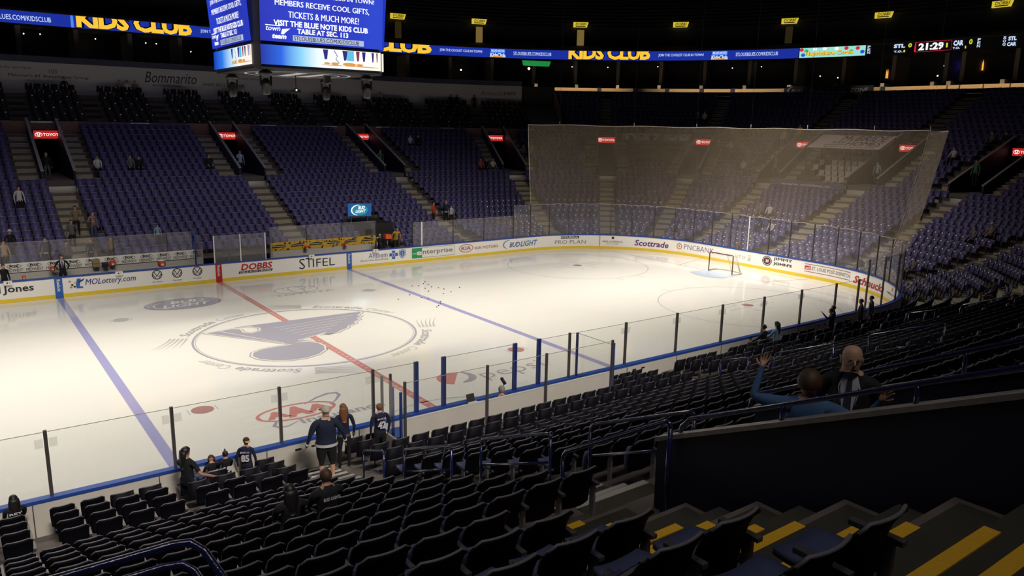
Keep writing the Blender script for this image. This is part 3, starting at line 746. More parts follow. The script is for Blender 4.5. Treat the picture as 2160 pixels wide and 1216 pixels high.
# ---- portals: side walls, floor, dark tunnel, lit sign over each
m_sign = glow('sign_red', (0.62, 0.02, 0.015), 0.75); m_signw = glow('sign_white', (1, .85, .8), 1.1); m_tun = mat('tunnel_wall', (0.16, 0.10, 0.05), .8)
names = {-5.98: 'far left, over the leftmost far portal', 6.15: 'far side, second portal from the left', 17.6: 'far side, third portal, beside the scoreboard edge',
         24.75: 'far corner portal just left of the net', 28.15: 'behind the net, leftmost of the four', 31.05: 'behind the net, right of the player photo banner',
         33.9: 'behind the net, left end of the awning', 39.6: 'behind the net, right end of the awning', 45.3: 'at the right photo edge beyond the net'}
for a in AISLES:
    if not a['portal']: continue
    sr = a['s']; zf = ROWS[NR+11][1] if True else 0
    zf = 4.62+.35
    def at(m_, D, z, sr=sr): return P(sr+m_/scale_at(sr, D), D, z)
    b = MB()
    for side, e in ((0, a['hole'][0]), (1, a['hole'][1])):
        w = .12 if side == 0 else -.12
        stn = [12.45, 14.5, 16.5, 18.5, 19.55]
        vs = []
        for D in stn:
            zt = 4.62+(D-12.45)*.45+.97
            vs += [at(e, D, zf-.8), at(e, D, zt), at(e+w, D, zt), at(e+w, D, zf-.8)]
        fs = []
        for i in range(len(stn)-1):
            for k in range(4): fs.append((4*i+k, 4*i+(k+1) % 4, 4*i+4+(k+1) % 4, 4*i+4+k))
        fs += [(0, 3, 2, 1), (16, 17, 18, 19)]
        b.add(vs, fs, m_navy)
        vs2 = []
        for D in stn:
            zt = 4.62+(D-12.45)*.45+.97; vs2 += [at(e-(.03 if side == 0 else -.03), D-.02, zt), at(e+w*1.25, D-.02, zt), at(e+w*1.25, D-.02, zt+.05), at(e-(.03 if side == 0 else -.03), D-.02, zt+.05)]
        fs = []
        for i in range(len(stn)-1):
            for k in range(4): fs.append((4*i+k, 4*i+(k+1) % 4, 4*i+4+(k+1) % 4, 4*i+4+k))
        fs += [(0, 3, 2, 1), (16, 17, 18, 19)]
        b.add(vs2, fs, m_ledge)
    b.build('wall_portal', kind='structure')
    b = MB(); lo, hi = a['hole']
    b.add([at(lo, 12.45, zf), at(hi, 12.45, zf), at(hi, 24.5, zf), at(lo, 24.5, zf)], [(0, 1, 2, 3)], m_conc)
    b.add([at(lo, 12.45, 4.2), at(hi, 12.45, 4.2), at(hi, 12.45, zf), at(lo, 12.45, zf)], [(0, 1, 2, 3)], m_conc)
    b.add([at(lo, 12.0, 4.66), at(hi, 12.0, 4.66), at(hi, 12.45, 4.66), at(lo, 12.45, 4.66)], [(0, 1, 2, 3)], m_conc)
    b.add([at(lo, 12.0, 4.2), at(hi, 12.0, 4.2), at(hi, 12.0, 4.66), at(lo, 12.0, 4.66)], [(0, 1, 2, 3)], m_nose)
    for e in (lo, hi): b.add([at(e, 19.5, zf), at(e, 24.5, zf), at(e, 24.5, 7.6), at(e, 19.5, 7.6)], [(0, 1, 2, 3)], m_tun)
    b.add([at(lo, 24.5, zf), at(hi, 24.5, zf), at(hi, 24.5, 7.6), at(lo, 24.5, 7.6)], [(0, 1, 2, 3)], m_tun)
    b.add([at(lo, 19.5, 7.45), at(hi, 19.5, 7.45), at(hi, 24.5, 7.45), at(lo, 24.5, 7.45)], [(0, 1, 2, 3)], m_black)
    b.add([at(lo, 19.5, 7.45), at(hi, 19.5, 7.45), at(hi, 19.5, 8.05), at(lo, 19.5, 8.05)], [(0, 1, 2, 3)], m_dark)
    b.build('wall_tunnel', kind='structure')
    if sr in names:
        c0 = .28 if sr < 20 else 0
        t = thing('portal_sign', tuple(at(c0, 18.9, 7.71)), 'red lit TOYOTA sign '+names[sr], 'sign', 'red lit signs over the portals')
        b = MB(); f = lambda u, v, off=0.0: at(c0, 18.9, 7.71)+(at(c0+.5, 18.9, 0)-at(c0-.5, 18.9, 0)).normalized()*u+Vector((0, 0, v))+(P(sr, 0)-P(sr, 1))*off
        b.prism([(-.87, -.27), (.87, -.27), (.87, .27), (-.87, .27)], (0, -.14), m_black, f); rect(b, -.87, .87, -.27, .27, m_sign, f, .01)
        b.build('sign_box', t)
        b = MB(); text(b, 'TOYOTA', f, -.32, .80, -.10, .10, m_signw, .02, 0, .02)
        ring(b, -.58, 0, .21, .13, .035, m_signw, f, .02, 24); ring(b, -.58, .04, .11, .07, .03, m_signw, f, .021, 20); ring(b, -.58, 0, .06, .12, .03, m_signw, f, .022, 20)
        b.build('lettering', t)
        b = MB(); b.prism([(-.12, .32), (.12, .32), (.12, .47), (-.12, .47)], (0, -.08), m_brown, f); b.bar(f(0, .27, -.05), f(0, .60, -.05), .04, .04, m_dark); b.build('number_plate', t)
# ---- fascia, club seats wall, suites, upper deck
b = MB()
curb(b, CLUB[0], CLUB[1], 19.75, 19.95, 7.4, 8.62, m_brown, 1.5)
b.build('wall_club_front', kind='structure')
b = MB()
for s0 in (-14.0, -6.6, -.3, 9.3, 14.6, 19.6, 23.2): curb(b, s0, s0+1.3/scale_at(s0, 20), 19.70, 19.78, 8.50, 8.60, m_white, 1.5)
b.build('trim_1', kind='structure')
CL = [(20.75+.84*k, 8.02+.42*k) for k in range(7)]
b = MB()
for k, (D, z) in enumerate(CL):
    ribbon(b, CLUB[0], CLUB[1], D-.62, z, D+.24, z, m_conc, 1.5); ribbon(b, CLUB[0], CLUB[1], D-.62, z-.42, D-.62, z, m_conc, 1.5)
ribbon(b, CLUB[0], CLUB[1], CL[-1][0]+.2, 10.6, 27.2, 10.6, m_conc, 1.5)
b.build('floor_club', kind='structure')
CLA = [-11.6, -6.95, -2.2, 2.6, 7.0, 11.3, 15.6, 20.3, 23.2, 24.7]
for sa in CLA:
    b = MB(); sc = scale_at(sa, 24)
    for k, (D, z) in enumerate(CL[1:-1]):
        curb(b, sa-.5/sc, sa+.5/sc, D-.98, D-.62, z-.42, z-.21, m_stepg, 1.5); curb(b, sa-.5/sc, sa+.5/sc, D-.62, D+.2, z, z+.01, m_stepg, 1.5)
    b.build('aisle_steps', kind='structure')
b = MB(); curb(b, CLUB[0], 26.0, 27.0, 27.2, 10.6, 13.0, m_cwall, 1.5); curb(b, CLUB[0], 26.0, 26.97, 27.25, 12.98, 13.45, mat('rail_band', (.06, .065, .12), .6), 1.5)
wall = b.build('wall_club_back', kind='structure')
Fw = face_in(27.0); ink = mat('wall_ink', (0.05, 0.04, 0.05), .7); inkm = mat('wall_ink_maroon', (0.16, .03, .06), .7)
b = MB()
text(b, 'Bommarito', Fw, 2.35, 6.45, 11.85, 12.72, ink, 0, .35, .02); text(b, 'AUTOMOTIVE', Fw, 2.9, 5.2, 11.55, 11.75, ink, 0, 0, .02)
text(b, "Missouri's #1 Automotive Group", Fw, -7.1, -1.75, 11.78, 12.1, ink, .01, 0, .02); text(b, 'WHERE PRICE SELLS CARS', Fw, 6.9, 10.5, 11.75, 12.02, ink, .01, 0, .02)
text(b, 'CLUB LEVEL SEATING', Fw, -8.6, -5.6, 12.45, 12.58, ink, 0, 0, .02); text(b, '103', Fw, -4.4, -3.9, 12.2, 12.5, ink, 0, 0, .02); text(b, 'CLUB LEVEL SEATING', Fw, 9.5, 12.0, 12.45, 12.58, ink, 0, 0, .02)
text(b, 'Bommarito', Fw, 24.96, 25.48, 11.95, 12.4, inkm, -.01, .35, .02); text(b, '.com', Fw, 25.5, 25.84, 12.0, 12.35, inkm, .01, 0, .02)
b.build('wall_lettering', wall)
# divider between the club block and the end stand
b = MB()
for Dq in range(20, 31):
    z0 = zfloor(Dq); z1 = zfloor(Dq+1)
    b.add([P(26.85, Dq, z0-.6), P(26.85, Dq+1, z1-.6), P(26.85, Dq+1, z1+.95), P(26.85, Dq, z0+.95), P(26.89, Dq, z0-.6), P(26.89, Dq+1, z1-.6), P(26.89, Dq+1, z1+.95), P(26.89, Dq, z0+.95)],
          [(0, 1, 2, 3), (7, 6, 5, 4), (2, 6, 7, 3), (0, 4, 5, 1)], m_brown)
b.build('wall_divider', kind='structure')
b = MB(); curb(b, 26.0, 26.85, 27.5, 27.6, 8.2, 13.0, m_black, 1.5); curb(b, 25.97, 26.87, 20.0, 20.1, 7.4, 9.4, m_dark, 1.5); ribbon(b, 26.0, 26.87, 20.1, 9.0, 27.5, 10.8, m_dark, 1.0)
b.build('wall_passage', kind='structure')
m_green = glow('sign_green', (0.01, 0.30, 0.06), .8)
b = MB(); f = face_in(26.9); b.prism([(26.03, 15.1), (26.68, 15.05), (26.72, 15.55), (26.0, 15.6)], (0, -.3), m_green, f); 
sg_ = b.build('passage_sign', label='green lit sign hanging above the dark passage beside the club wall', cat='sign')
b = MB(); text(b, 'Gateway', f, 26.25, 26.5, 15.30, 15.42, m_signw, 0, 0, .02) if False else ring(b, 26.32, 15.42, .02, .09, .03, m_signw, f, .02, 16, wv=.05); rect(b, 26.30, 26.48, 15.25, 15.32, m_signw, f, .02); b.build('emblem', sg_)
b = MB(); b.ball(P(26.15, 26.5, 14.75), .12, glow('lamp_warm', (1, .62, .25), 14)); b.build('wall_lamp', label='small warm round lamp under the green sign', cat='lamp')
# suites level
m_swall = mat('suite_partition', (0.36, 0.30, 0.24), .8); m_sback = mat('suite_back', (0.06, 0.05, 0.045), .8); m_top = mat('coping', (0.07, 0.09, 0.14), .5)
b = MB()
curb(b, CLUB[0], 60, 30.8, 41, 12.35, 12.6, m_dark, 1.5); curb(b, CLUB[0], 26.9, 30.8, 30.95, 12.6, 13.15, m_top, 1.5); curb(b, 26.9, 60, 30.85, 30.95, 12.6, 12.8, m_dark, 1.5)
curb(b, CLUB[0], 60, 36.8, 37, 12.6, 16.2, m_sback, 1.5); curb(b, CLUB[0], 60, 31.0, 41, 16.2, 16.35, m_sback, 1.5)
b.build('wall_suites', kind='structure')
cuts = [26.87, 28.0, 28.85, 29.6, 30.4, 31.1, 32.28, 34.30, 36.30, 37.35, 39.3, 41.4, 44, 47, 50, 54, 60]
b = MB()
for i in range(len(cuts)-1): curb(b, cuts[i]+.05, cuts[i+1]-.05, 30.62, 30.84, 12.78, 13.12, m_cream, 1.5)
b.build('trim_2', kind='structure')
b = MB()
for i in range(1, len(cuts)-1): curb(b, cuts[i]-.045, cuts[i]+.045, 30.6, 30.86, 12.74, 13.16, m_dark, 1.5)
b.build('trim_3', kind='structure')
b = MB()
s = -22.4; i = 0
while s < 60:
    sc = scale_at(s, 33); w = .18/sc
    for (d0, d1, z0, z1) in ((33.3, 36.8, 12.6, 16.2), (31.0, 33.3, 12.6, 13.5)): curb(b, s-w, s+w, d0, d1, z0, z1, m_swall, 1.5)
    s += 4.18/sc if s < S1 else .97 if s < S2 else 4.4
    i += 1
b.build('wall_suite_partition', kind='structure')
# low suite seats rows as dark counters
b = MB(); 
for D, z in ((31.6, 12.85), (32.6, 13.1)): curb(b, CLUB[0], 60, D, D+.5, 12.6, z, m_black, 1.5)
curb(b, CLUB[0], 60, 33.9, 34.0, 13.62, 13.66, m_rail, 1.5)
b.build('wall_suite_counter', kind='structure')
# small lamps and lit spots inside the suites: each a lamp
m_lw = glow('lamp_white', (1, .9, .75), 5); m_la = glow('lamp_amber', (1, .45, .08), 1.1); m_lb = glow('lamp_blue', (.1, .1, 1), 1.2)
k = 0
for s, z, r, mm in ((-5.1, 15.75, .05, m_lw), (-3.9, 15.8, .05, m_lw), (-1.2, 15.0, .09, m_lw), (.3, 15.75, .05, m_lw), (4.4, 15.7, .05, m_lw), (5.3, 15.7, .05, m_lw), (8.3, 15.2, .05, m_lw), (22.9, 15.6, .06, m_lw), (22.9, 15.5, .14, m_lw),
                   (24.9, 15.0, .09, m_lw), (27.4, 15.7, .05, m_lw), (28.2, 15.7, .05, m_lw), (29.3, 15.8, .05, m_lw), (30.3, 15.75, .05, m_lw), (30.9, 15.6, .05, m_lw), (31.5, 15.7, .05, m_lw), (32.7, 14.6, .06, m_lw), (33.05, 14.4, .06, m_lw), (34.9, 14.3, .07, m_lw), (35.0, 15.2, .07, m_lw)):
    b = MB(); b.ball(P(s, 35.5, z), r, mm, 8, 5); b.build('downlight', label='tiny white light glowing inside the dark suite level, beneath the video ribbon', cat='lamp', group='tiny lights in the suites'); k += 1
for s, z, w, h in ((33.9, 14.75, .22, .9), (36.35, 15.2, .3, .95)):
    for j in (-1, 1):
        b = MB(); f = face_in(36.7); c = s+j*w*.28/scale_at(s, 36); hw = w*.5/scale_at(s, 36)
        b.poly([(c-hw*.5, z-h/2, .02), (c+hw*.5, z-h/2, .02), (c+hw*.45, z+h*.1, .02), (c, z+h/2, .02), (c-hw*.45, z+h*.1, .02)], m_la, f)
        b.build('wall_sconce', label='amber wall light in the suites, %s of the pair %s the clock' % ('left' if j < 0 else 'right', 'left of' if s < 35 else 'below'), cat='lamp', group='amber suite lights')
b = MB(); rect(b, 35.3, 35.6, 14.9, 15.35, m_lb, face_in(35.8), .02); b.build('blue_screen', label='small blue glowing screen in the suites under the game clock', cat='screen')
# upper deck
b = MB()
ribbon(b, CLUB[0], 60, 31.25, 17.1, 37.0, 18.2, m_dark, 1.5)
ribbon(b, CLUB[0], 60, 37.0, 18.2, 37.0, 20.3, m_dark, 1.5)
for k in range(20): ribbon(b, CLUB[0], 60, 37.0+k*.85, 20.3+k*.5, 37.85+k*.85, 20.3+k*.5, m_dark, 1.5); ribbon(b, CLUB[0], 60, 37.85+k*.85, 20.3+k*.5, 37.85+k*.85, 20.8+k*.5, m_dark, 1.5)
ribbon(b, CLUB[0], 60, 31.25, 17.05, 31.25, 17.25, mat('deck_edge', (.10, .09, .10), .5), 1.5)
b.build('wall_upper_deck', kind='structure')
b = MB(); curb(b, CLUB[0], 60, 31.3, 31.34, 17.3, 17.34, m_rail, 1.5); b.build('trim_4', kind='structure')
# roof and back walls keep the hall dark
b = MB(); b.add([(-90, -75, 34), (90, -75, 34), (90, 75, 34), (-90, 75, 34)], [(0, 1, 2, 3)], m_black); b.build('ceiling', kind='structure')
b = MB(); curb(b, CLUB[0]-20, 103, 54.2, 54.4, 0, 34, m_black, 3); b.build('wall_outer', kind='structure')
# upper deck portals and their yellow signs
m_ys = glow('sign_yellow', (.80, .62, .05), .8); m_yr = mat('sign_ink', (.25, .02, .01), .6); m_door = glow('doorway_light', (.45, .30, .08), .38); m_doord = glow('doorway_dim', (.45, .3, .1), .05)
for i, (s, dr) in enumerate(((23.58, m_doord), (25.35, m_door), (27.58, m_door), (29.73, None), (31.95, m_doord), (33.72, None), (37.37, None))):
    f = face_in(36.95); sc = scale_at(s, 37); w = .88/sc
    t = thing('deck_sign', tuple(P(s, 36.9, 20.5)), 'yellow lit DOBBS sign on the upper deck, %s from the left' % ORD[i+1], 'sign', 'yellow lit signs on the upper deck')
    b = MB(); b.prism([(s-w, 20.22), (s+w*.8, 20.22), (s+w, 20.78), (s-w, 20.78)], (.3, .12), m_ys, f); b.build('sign_box', t)
    b = MB(); text(b, 'DOBBS', f, s-w*.72, s+w*.78, 20.44, 20.72, m_yr, .02, .25, .31); rect(b, s-w*.7, s+w*.6, 20.29, 20.38, m_yr, f, .31); b.build('lettering', t)
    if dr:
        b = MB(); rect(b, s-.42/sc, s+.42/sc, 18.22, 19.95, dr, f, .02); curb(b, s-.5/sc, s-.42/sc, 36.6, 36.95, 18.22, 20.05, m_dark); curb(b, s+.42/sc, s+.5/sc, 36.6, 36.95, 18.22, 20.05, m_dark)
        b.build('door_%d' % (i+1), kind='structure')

# ================================================================ seats
m_shell = mat('seat_shell', (0.005, 0.0045, 0.007), 0.6, spec=.12, noise=.1, nscale=6)
m_seat = mat('seat_blue', (0.062, 0.052, 0.165), 0.5, noise=.12, nscale=9)
m_pad = mat('seat_pad', (0.045, 0.06, 0.14), 0.6, noise=.15, nscale=25)
m_arm = mat('armrest', (0.07, 0.065, 0.075), 0.4); m_steel = mat('seat_steel', (0.30, 0.28, 0.30), .45, metal=.3)
m_club = mat('club_seat', (0.022, 0.022, 0.026), .6); m_dot = mat('seat_tag', (0.9, 0.9, 0.88), .4); m_lip = mat('seat_lip_lit', (.26, .25, .30), .35)  # lip colour lightened to paint highlights along the seat tops
def seat_quads(kind, down=False):
    """light template of one seat: verts, quads, material slot. local x along the row, y toward the rink, z up; origin on the tread below the seat back"""
    V = []; Fc = []; Mi = []
    def bx_(x0, x1, y0, y1, z0, z1, m, lean=0.0, open_=False):
        o = len(V); V.extend([(x0, y0, z0), (x1, y0, z0), (x1, y1, z0), (x0, y1, z0), (x0, y0-lean, z1), (x1, y0-lean, z1), (x1, y1-lean, z1), (x0, y1-lean, z1)])
        for f in ((4, 5, 6, 7), (0, 1, 5, 4), (1, 2, 6, 5), (2, 3, 7, 6), (3, 0, 4, 7)): Fc.append([i+o for i in f]); Mi.append(m)
    bx_(-.225, .225, .05, .08, .36, .80, 5, .09)                # back shell
    bx_(-.215, .215, .08, .105, .36, .79, 0, .09)               # front cushion
    bx_(-.20, .20, -.035, -.012, .80, .82, 2, .0)               # lip, pale to paint the lit top edge
    if down: bx_(-.20, .20, .08, .50, .40, .46, 1)
    else: bx_(-.20, .20, .12, .175, .38, .70, 1, .03)
    bx_(.225, .275, .02, .30, .56, .60, 3); bx_(.235, .265, .08, .14, .0, .56, 3)
    if kind == 'tag':
        o = len(V); V.extend([(-.045, .068, .70), (.045, .068, .70), (.045, .060, .765), (-.045, .060, .765)]); Fc.append([o, o+1, o+2, o+3]); Mi.append(4)
        V[-4:] = [(x, y+.14, z) for x, y, z in V[-4:]]
    return np.array(V), Fc, Mi
def curved_template(down=False):
    V, Fc, Mi = seat_quads('plain', down); keep = [k for k, m in enumerate(Mi) if m not in (5, 0, 2)]
    Fc = [Fc[k] for k in keep]; Mi = [Mi[k] for k in keep]; V = V.tolist(); n = 4
    def strip(w, ya, yb, z0, z1, lean, m, m_front):
        o = len(V)
        for i in range(n+1):
            u = i/n*2-1; x = u*w; c_ = .055*u*u; zt = z1-(.03 if abs(u) > .99 else 0)
            V.extend([(x, ya+c_, z0), (x, ya+c_-lean, zt), (x, yb+c_-lean, zt), (x, yb+c_, z0)])
        for i in range(n):
            a = o+4*i; b_ = a+4
            Fc.append([a, b_, b_+1, a+1]); Mi.append(m); Fc.append([a+1, b_+1, b_+2, a+2]); Mi.append(m); Fc.append([a+2, b_+2, b_+3, a+3]); Mi.append(m_front)
        for a in (o, o+4*n): Fc.append([a, a+1, a+2, a+3]); Mi.append(m)
    strip(.225, .05, .085, .36, .80, .09, 5, 0); strip(.222, -.042, -.024, .797, .811, .0, 6, 6)
    return np.array(V), Fc, Mi
class Mass:
    def __init__(s, mats): s.V = []; s.F = []; s.M = []; s.n = 0; s.mats = mats
    def put(s, tpl, pos, ang):
        V, Fc, Mi = tpl; c, sn = math.cos(ang), math.sin(ang)
        R = np.array([[c, sn, 0], [-sn, c, 0], [0, 0, 1]])
        s.V.append(V@R+np.array(pos)); s.F.append(np.array(Fc)+s.n); s.M += Mi; s.n += len(V)
    def build(s, name, **k):
        V = np.concatenate(s.V); Fq = np.concatenate(s.F); me = bpy.data.meshes.new(name)
        me.vertices.add(len(V)); me.vertices.foreach_set('co', V.ravel()); me.loops.add(Fq.size); me.loops.foreach_set('vertex_index', Fq.ravel())
        me.polygons.add(len(Fq)); me.polygons.foreach_set('loop_start', np.arange(0, Fq.size, 4)); me.polygons.foreach_set('loop_total', np.full(len(Fq), 4))
        for m in s.mats: me.materials.append(m)
        me.polygons.foreach_set('material_index', np.array(s.M)); me.update(); me.validate()
        o = bpy.data.objects.new(name, me); COL.objects.link(o); return tag(o, **k)
def yaw_at(s):
    n = P(s, 0)-P(s, 1)          # toward the rink
    return math.atan2(n.y, n.x)-PI/2
PEOPLE = [(-4.92, -26.86, False), (-5.52, -26.8, False), (-5.28, -14.55, False), (-4.62, -14.05, False), (-3.72, -14.2, False), (-8.25, -13.95, True), (-7.62, -13.5, True), (-7.3, -13.5, True), (-6.86, -13.4, False), (-11.42, -13.6, True), (-8.55, -21.25, True), (-8.03, -21.25, True), (0.18, -14.0, True), (12.55, -13.72, True), (13.35, -13.72, True), (16.55, -14.0, False), (16.95, -13.85, False), (18.95, -13.9, False), (19.95, -13.8, False), (24.9, -16.6, True), (-7.45, 14.0, False), (-9.98, 13.9, False), (-5.2, 19.0, False), (-8.45, 22.0, False), (-9.35, 17.6, False), (-9.75, 16.3, False), (-7.9, 16.1, False), (-5.75, 16.7, False), (-6.4, 18.2, False), (-6.0, 19.4, False), (-4.75, 16.6, False), (-2.05, 17.75, False), (-7.0, 15.75, False), (-6.75, 26.6, False), (-3.64, 26.3, True), (-1.68, 26.3, True), (-1.15, 26.3, True), (3.36, 26.2, True), (5.75, 26.9, False), (17.0, 27.4, False), (17.0, 18.35, False), (18.05, 18.3, False), (18.45, 18.2, False), (10.45, 14.0, False), (12.1, 15.0, False), (35.9, 22.7, False), (31.3, 26.4, True), (32.0, 26.0, True), (44.1, 8.1, False), (48.4, 10.9, False), (49.2, 9.9, False), (44.9, 0.9, False), (45.4, 14.3, True), (44.9, 15.2, True), (43.0, 10.9, True), (43.3, 10.2, True), (31.95, 7.6, False), (32.0, 8.5, False), (31.6, 2.2, False), (35.1, 2.1, True), (35.3, 3.2, True), (36.9, 4.4, True), (37.0, 3.7, True), (31.4, -6.8, False), (44.5, -6.9, False), (36.0, -10.9, True), (36.2, -11.7, True), (46.8, -4.3, True), (49.9, -5.4, True), (50.0, -6.3, True), (48.5, 20.9, True), (48.7, 20.2, True), (31.4, -9.9, True), (21.35, 29.65, True), (22.1, 29.6, True), (25.7, 25.1, True), (26.3, 25.05, True), (26.9, 24.95, True)]   # x, y, seated: seats there are left free or folded down
T_curve = curved_template(); T_curved = curved_template(True); T_plain = seat_quads('plain'); T_tag = seat_quads('tag'); T_down = seat_quads('plain', True)
SEATS = []                       # (row, s, D, z, pos, yaw, kind, block index)
for i, (D, z) in enumerate(ROWS):
    pitch = .55 if i < NR else .502
    lo, hi = ALL0, ALL1; extra = []
    if i >= NR+20: lo, hi = 26.95, 58.0
    if i < NR:
        extra += [BENCH]
        if D < 1.9: extra.append((sx(3.85), sx(-3.4)))
        extra += [(sx(x+.13), sx(x-.13)) for x in (-11.03, -8.55, -13.55, -16.1)]+[(sx(-4.5), sx(-6.05))]
        extra += [(sx(x+.25), sx(x-.25)) for x in (10.2, 13.4, 16.6)]
    if NR <= i < NR+4: extra += [(10.3, 12.7)]
    if 33.95 < 39 and 11.5 < D < 19.6: extra.append((34.6, 38.9))            # party deck behind the net
    if 15.0 < D < 19.4: extra.append((28.98, 30.25))
    for bi, (a, c) in enumerate(blocks(D, False, lo, hi, extra)):
        mid = (a+c)/2
        for (p0, p1) in [(x, y) for x, y in zip([a]+[k for k in (S1, S2, S3, S4) if a < k < c], [k for k in (S1, S2, S3, S4) if a < k < c]+[c])]:
            sc = scale_at((p0+p1)/2, D); L = (p1-p0)*sc; n = int((L+.03)/pitch)
            if n < 1: continue
            st0 = p0+(L-n*pitch)/2/sc if (p0, p1) == (a, c) and a < S4-9 else (p0 if p0 > a else p1-n*pitch/sc)
            if p0 > S4-1 and (p0, p1) == (a, c): st0 = p0+.0 if False else p1-n*pitch/sc
            for k in range(n):
                s = st0+(k+.5)*pitch/sc
                SEATS.append((i, s, D, z, P(s, D, z), yaw_at(s), pitch))
def project(p):
    d = p-CAM; zc = d.dot(fw)
    if zc < .3: return None
    return 1080+1620.32*d.dot(r2)/zc, 608-1620.32*d.dot(u2)/zc, zc
near_c = []; rest = []
hide = lambda s, D: (s[1] > sx(-9.3) and D > 17.0)
for q in SEATS:
    i, s, D, z, pos, yw, pt = q
    if s > sx(-9.0) and D > 16.6 or (s > sx(-7) and D > 16.6): 
        continue
    pr_ = project(pos+Vector((0, 0, .6)))
    inv = pr_ and -40 < pr_[0] < 2200 and -20 < pr_[1] < 1290
    if inv and s > S4+.5: near_c.append((pr_[2], q))
    elif inv or s > S4: rest.append(q)
    else: rest.append(q)
near_c.sort(key=lambda t: t[0]); IND = near_c[:300]; rest += [q for _, q in near_c[300:]]
mass = Mass([m_seat, m_pad, m_lip, m_arm, m_dot, m_shell, mat('seat_lip_lit_dim', (.11, .105, .125), .5, spec=.2)])  # last slot: dimmer painted highlight for lips of the near seats
mass.mats[1] = m_seat
rnd = random.Random(3)
for q in rest:
    i, s, D, z, pos, yw, pt = q
    end = 22 < s < 55
    tp = T_tag if (end and i < NR+5) else (T_curve if s > S4-4 else T_plain)
    near_p = [pp for pp in PEOPLE if abs(pp[0]-pos.x) < .45 and abs(pp[1]-pos.y) < .75]
    if any(not pp[2] and math.hypot(pp[0]-pos.x, pp[1]-pos.y-.12) < .36 for pp in near_p): continue
    if any(math.hypot(pp[0]-pos.x, pp[1]-pos.y) < .33 for pp in near_p): tp = T_down
    mass.put(tp, pos, yw)
mass.build('arena_seats', label='all the smaller blue folding seats filling the far, end and right-hand stands', cat='seats', kind='stuff')
clubm = Mass([m_club, m_club, m_club, m_club, m_dot, m_club])
for k, (D, z) in enumerate(CL):
    for a, c in [(x, y) for x, y in zip([CLUB[0]]+[u+.62/scale_at(u, D) for u in CLA], [u-.62/scale_at(u, D) for u in CLA]+[CLUB[1]])]:
        for (p0, p1) in ([(a, c)] if not (a < S1 < c) else [(a, S1), (S1, c)]):
            sc = scale_at((p0+p1)/2, D); n = int((p1-p0)*sc/.56)
            for j in range(n):
                s = p0+(j+.5)*.56/sc+((p1-p0)-n*.56/sc)/2
                clubm.put(T_tag if (j+k) % 2 == 0 else T_plain, P(s, D, z), yaw_at(s))
clubm.build('club_seats', label='black club level seats with white tags below the pale sponsor wall', cat='seats', kind='stuff')

# ---- the individual near seats
def seat_shell(w=.45, h0=.36, h1=.84):
    b = MB(); nx, nz = 9, 7; vs = []
    for side in (0, 1):
        for j in range(nz):
            v = j/(nz-1); z = h0+(h1-h0)*v
            for i in range(nx):
                u = i/(nx-1)*2-1; hw = w/2*(1-.10*(1-v)**2)
                x = u*hw; y = .05*u*u-.11*v*v+.10-.0
                zz = z
                if v > .75: zz = z-(.05*max(0, abs(u)-.8)/.2)*(v-.75)/.25
                if v > .9 : y -= .014
                vs.append((x, y-(.026 if side else 0)+(0), zz))
    fs = []; N = nx*nz
    for j in range(nz-1):
        for i in range(nx-1):
            a = j*nx+i; fs.append((a, a+nx, a+nx+1, a+1)); fs.append((N+a, N+a+1, N+a+nx+1, N+a+nx))
    for i in range(nx-1):
        a = (nz-1)*nx+i; fs.append((a, N+a, N+a+1, a+1)); fs.append((i, i+1, N+i+1, N+i))
    for j in range(nz-1):
        a = j*nx; fs.append((a, N+a, N+a+nx, a+nx)); a = j*nx+nx-1; fs.append((a, a+nx, N+a+nx, N+a))
    b.add(vs, fs, m_shell, True)
    # rolled lip along the top, its paler tone painting the highlight
    b.tube([(u*w/2*.97, .05*u*u-.037, .84-(.045*max(0, abs(u)-.8)/.2)) for u in [k/8*2-1 for k in range(9)]], .0115, m_lip2, 6)
    return b
m_lip2 = mat('seat_lip_lit_near', (.17, .16, .19), .45, spec=.3)  # lit top edge painted in, lighter than the shell
def seat_pan(down):
    b = MB(); pts = []; n = 7
    for t, dz in ((0, 0), (1, .05)):
        for i in range(n):
            for j in range(5):
                u = i/(n-1)*2-1; v = j/4
                x = u*.205*(1-.12*(v > .8)); hgt = .02*u*u+.015*math.sin(PI*v)
                if down: pts.append((x, .10+.38*v, .40+dz+hgt+.03*v))
                else: pts.append((x, .115+dz+hgt+.02*(1-v), .37+.33*v))
    fs = []
    for i in range(n-1):
        for j in range(4):
            a = i*5+j; N = n*5; fs.append((a, a+1, a+6, a+5)); fs.append((N+a, N+a+5, N+a+6, N+a+1))
    ed = [i*5 for i in range(n)]+[(n-1)*5+j for j in range(1, 5)]+[i*5+4 for i in range(n-2, -1, -1)]+[j for j in range(3, 0, -1)]
    for a, c in zip(ed, ed[1:]+ed[:1]): fs.append((a, c, c+n*5, a+n*5))
    return b.add(pts, fs, m_pad, True)
def make_seat(label, down):
    t = thing('folding_seat', (0, 0, 0), label, 'seat')
    seat_shell().build('backrest', t); seat_pan(down).build('seat_pan', t, label='blue padded seat pan')
    b = MB(); b.box((.212, .0, .585), (.262, .30, .615), m_arm); b.build('armrest', t)
    b = MB(); b.box((.222, .05, 0), (.252, .12, .585), m_steel); b.box((.215, .02, 0), (.26, .20, .02), m_steel); b.build('stand_post', t)
    return t
protos = [make_seat('black folding seat', False), make_seat('black folding seat', True)]
used = [False, False]
rowlab = {0: 'front row at the boards', 1: 'second row from the boards', 2: 'third row from the boards', 3: 'fourth row from the boards'}
ir = {}
IND = [t for t in IND if not any(not pp[2] and math.hypot(pp[0]-t[1][4].x, pp[1]-t[1][4].y-.12) < .36 for pp in PEOPLE)]
for dcam, q in IND: ir.setdefault((q[0], 'left' if q[4].x < -5.4 else 'right'), []).append(q)
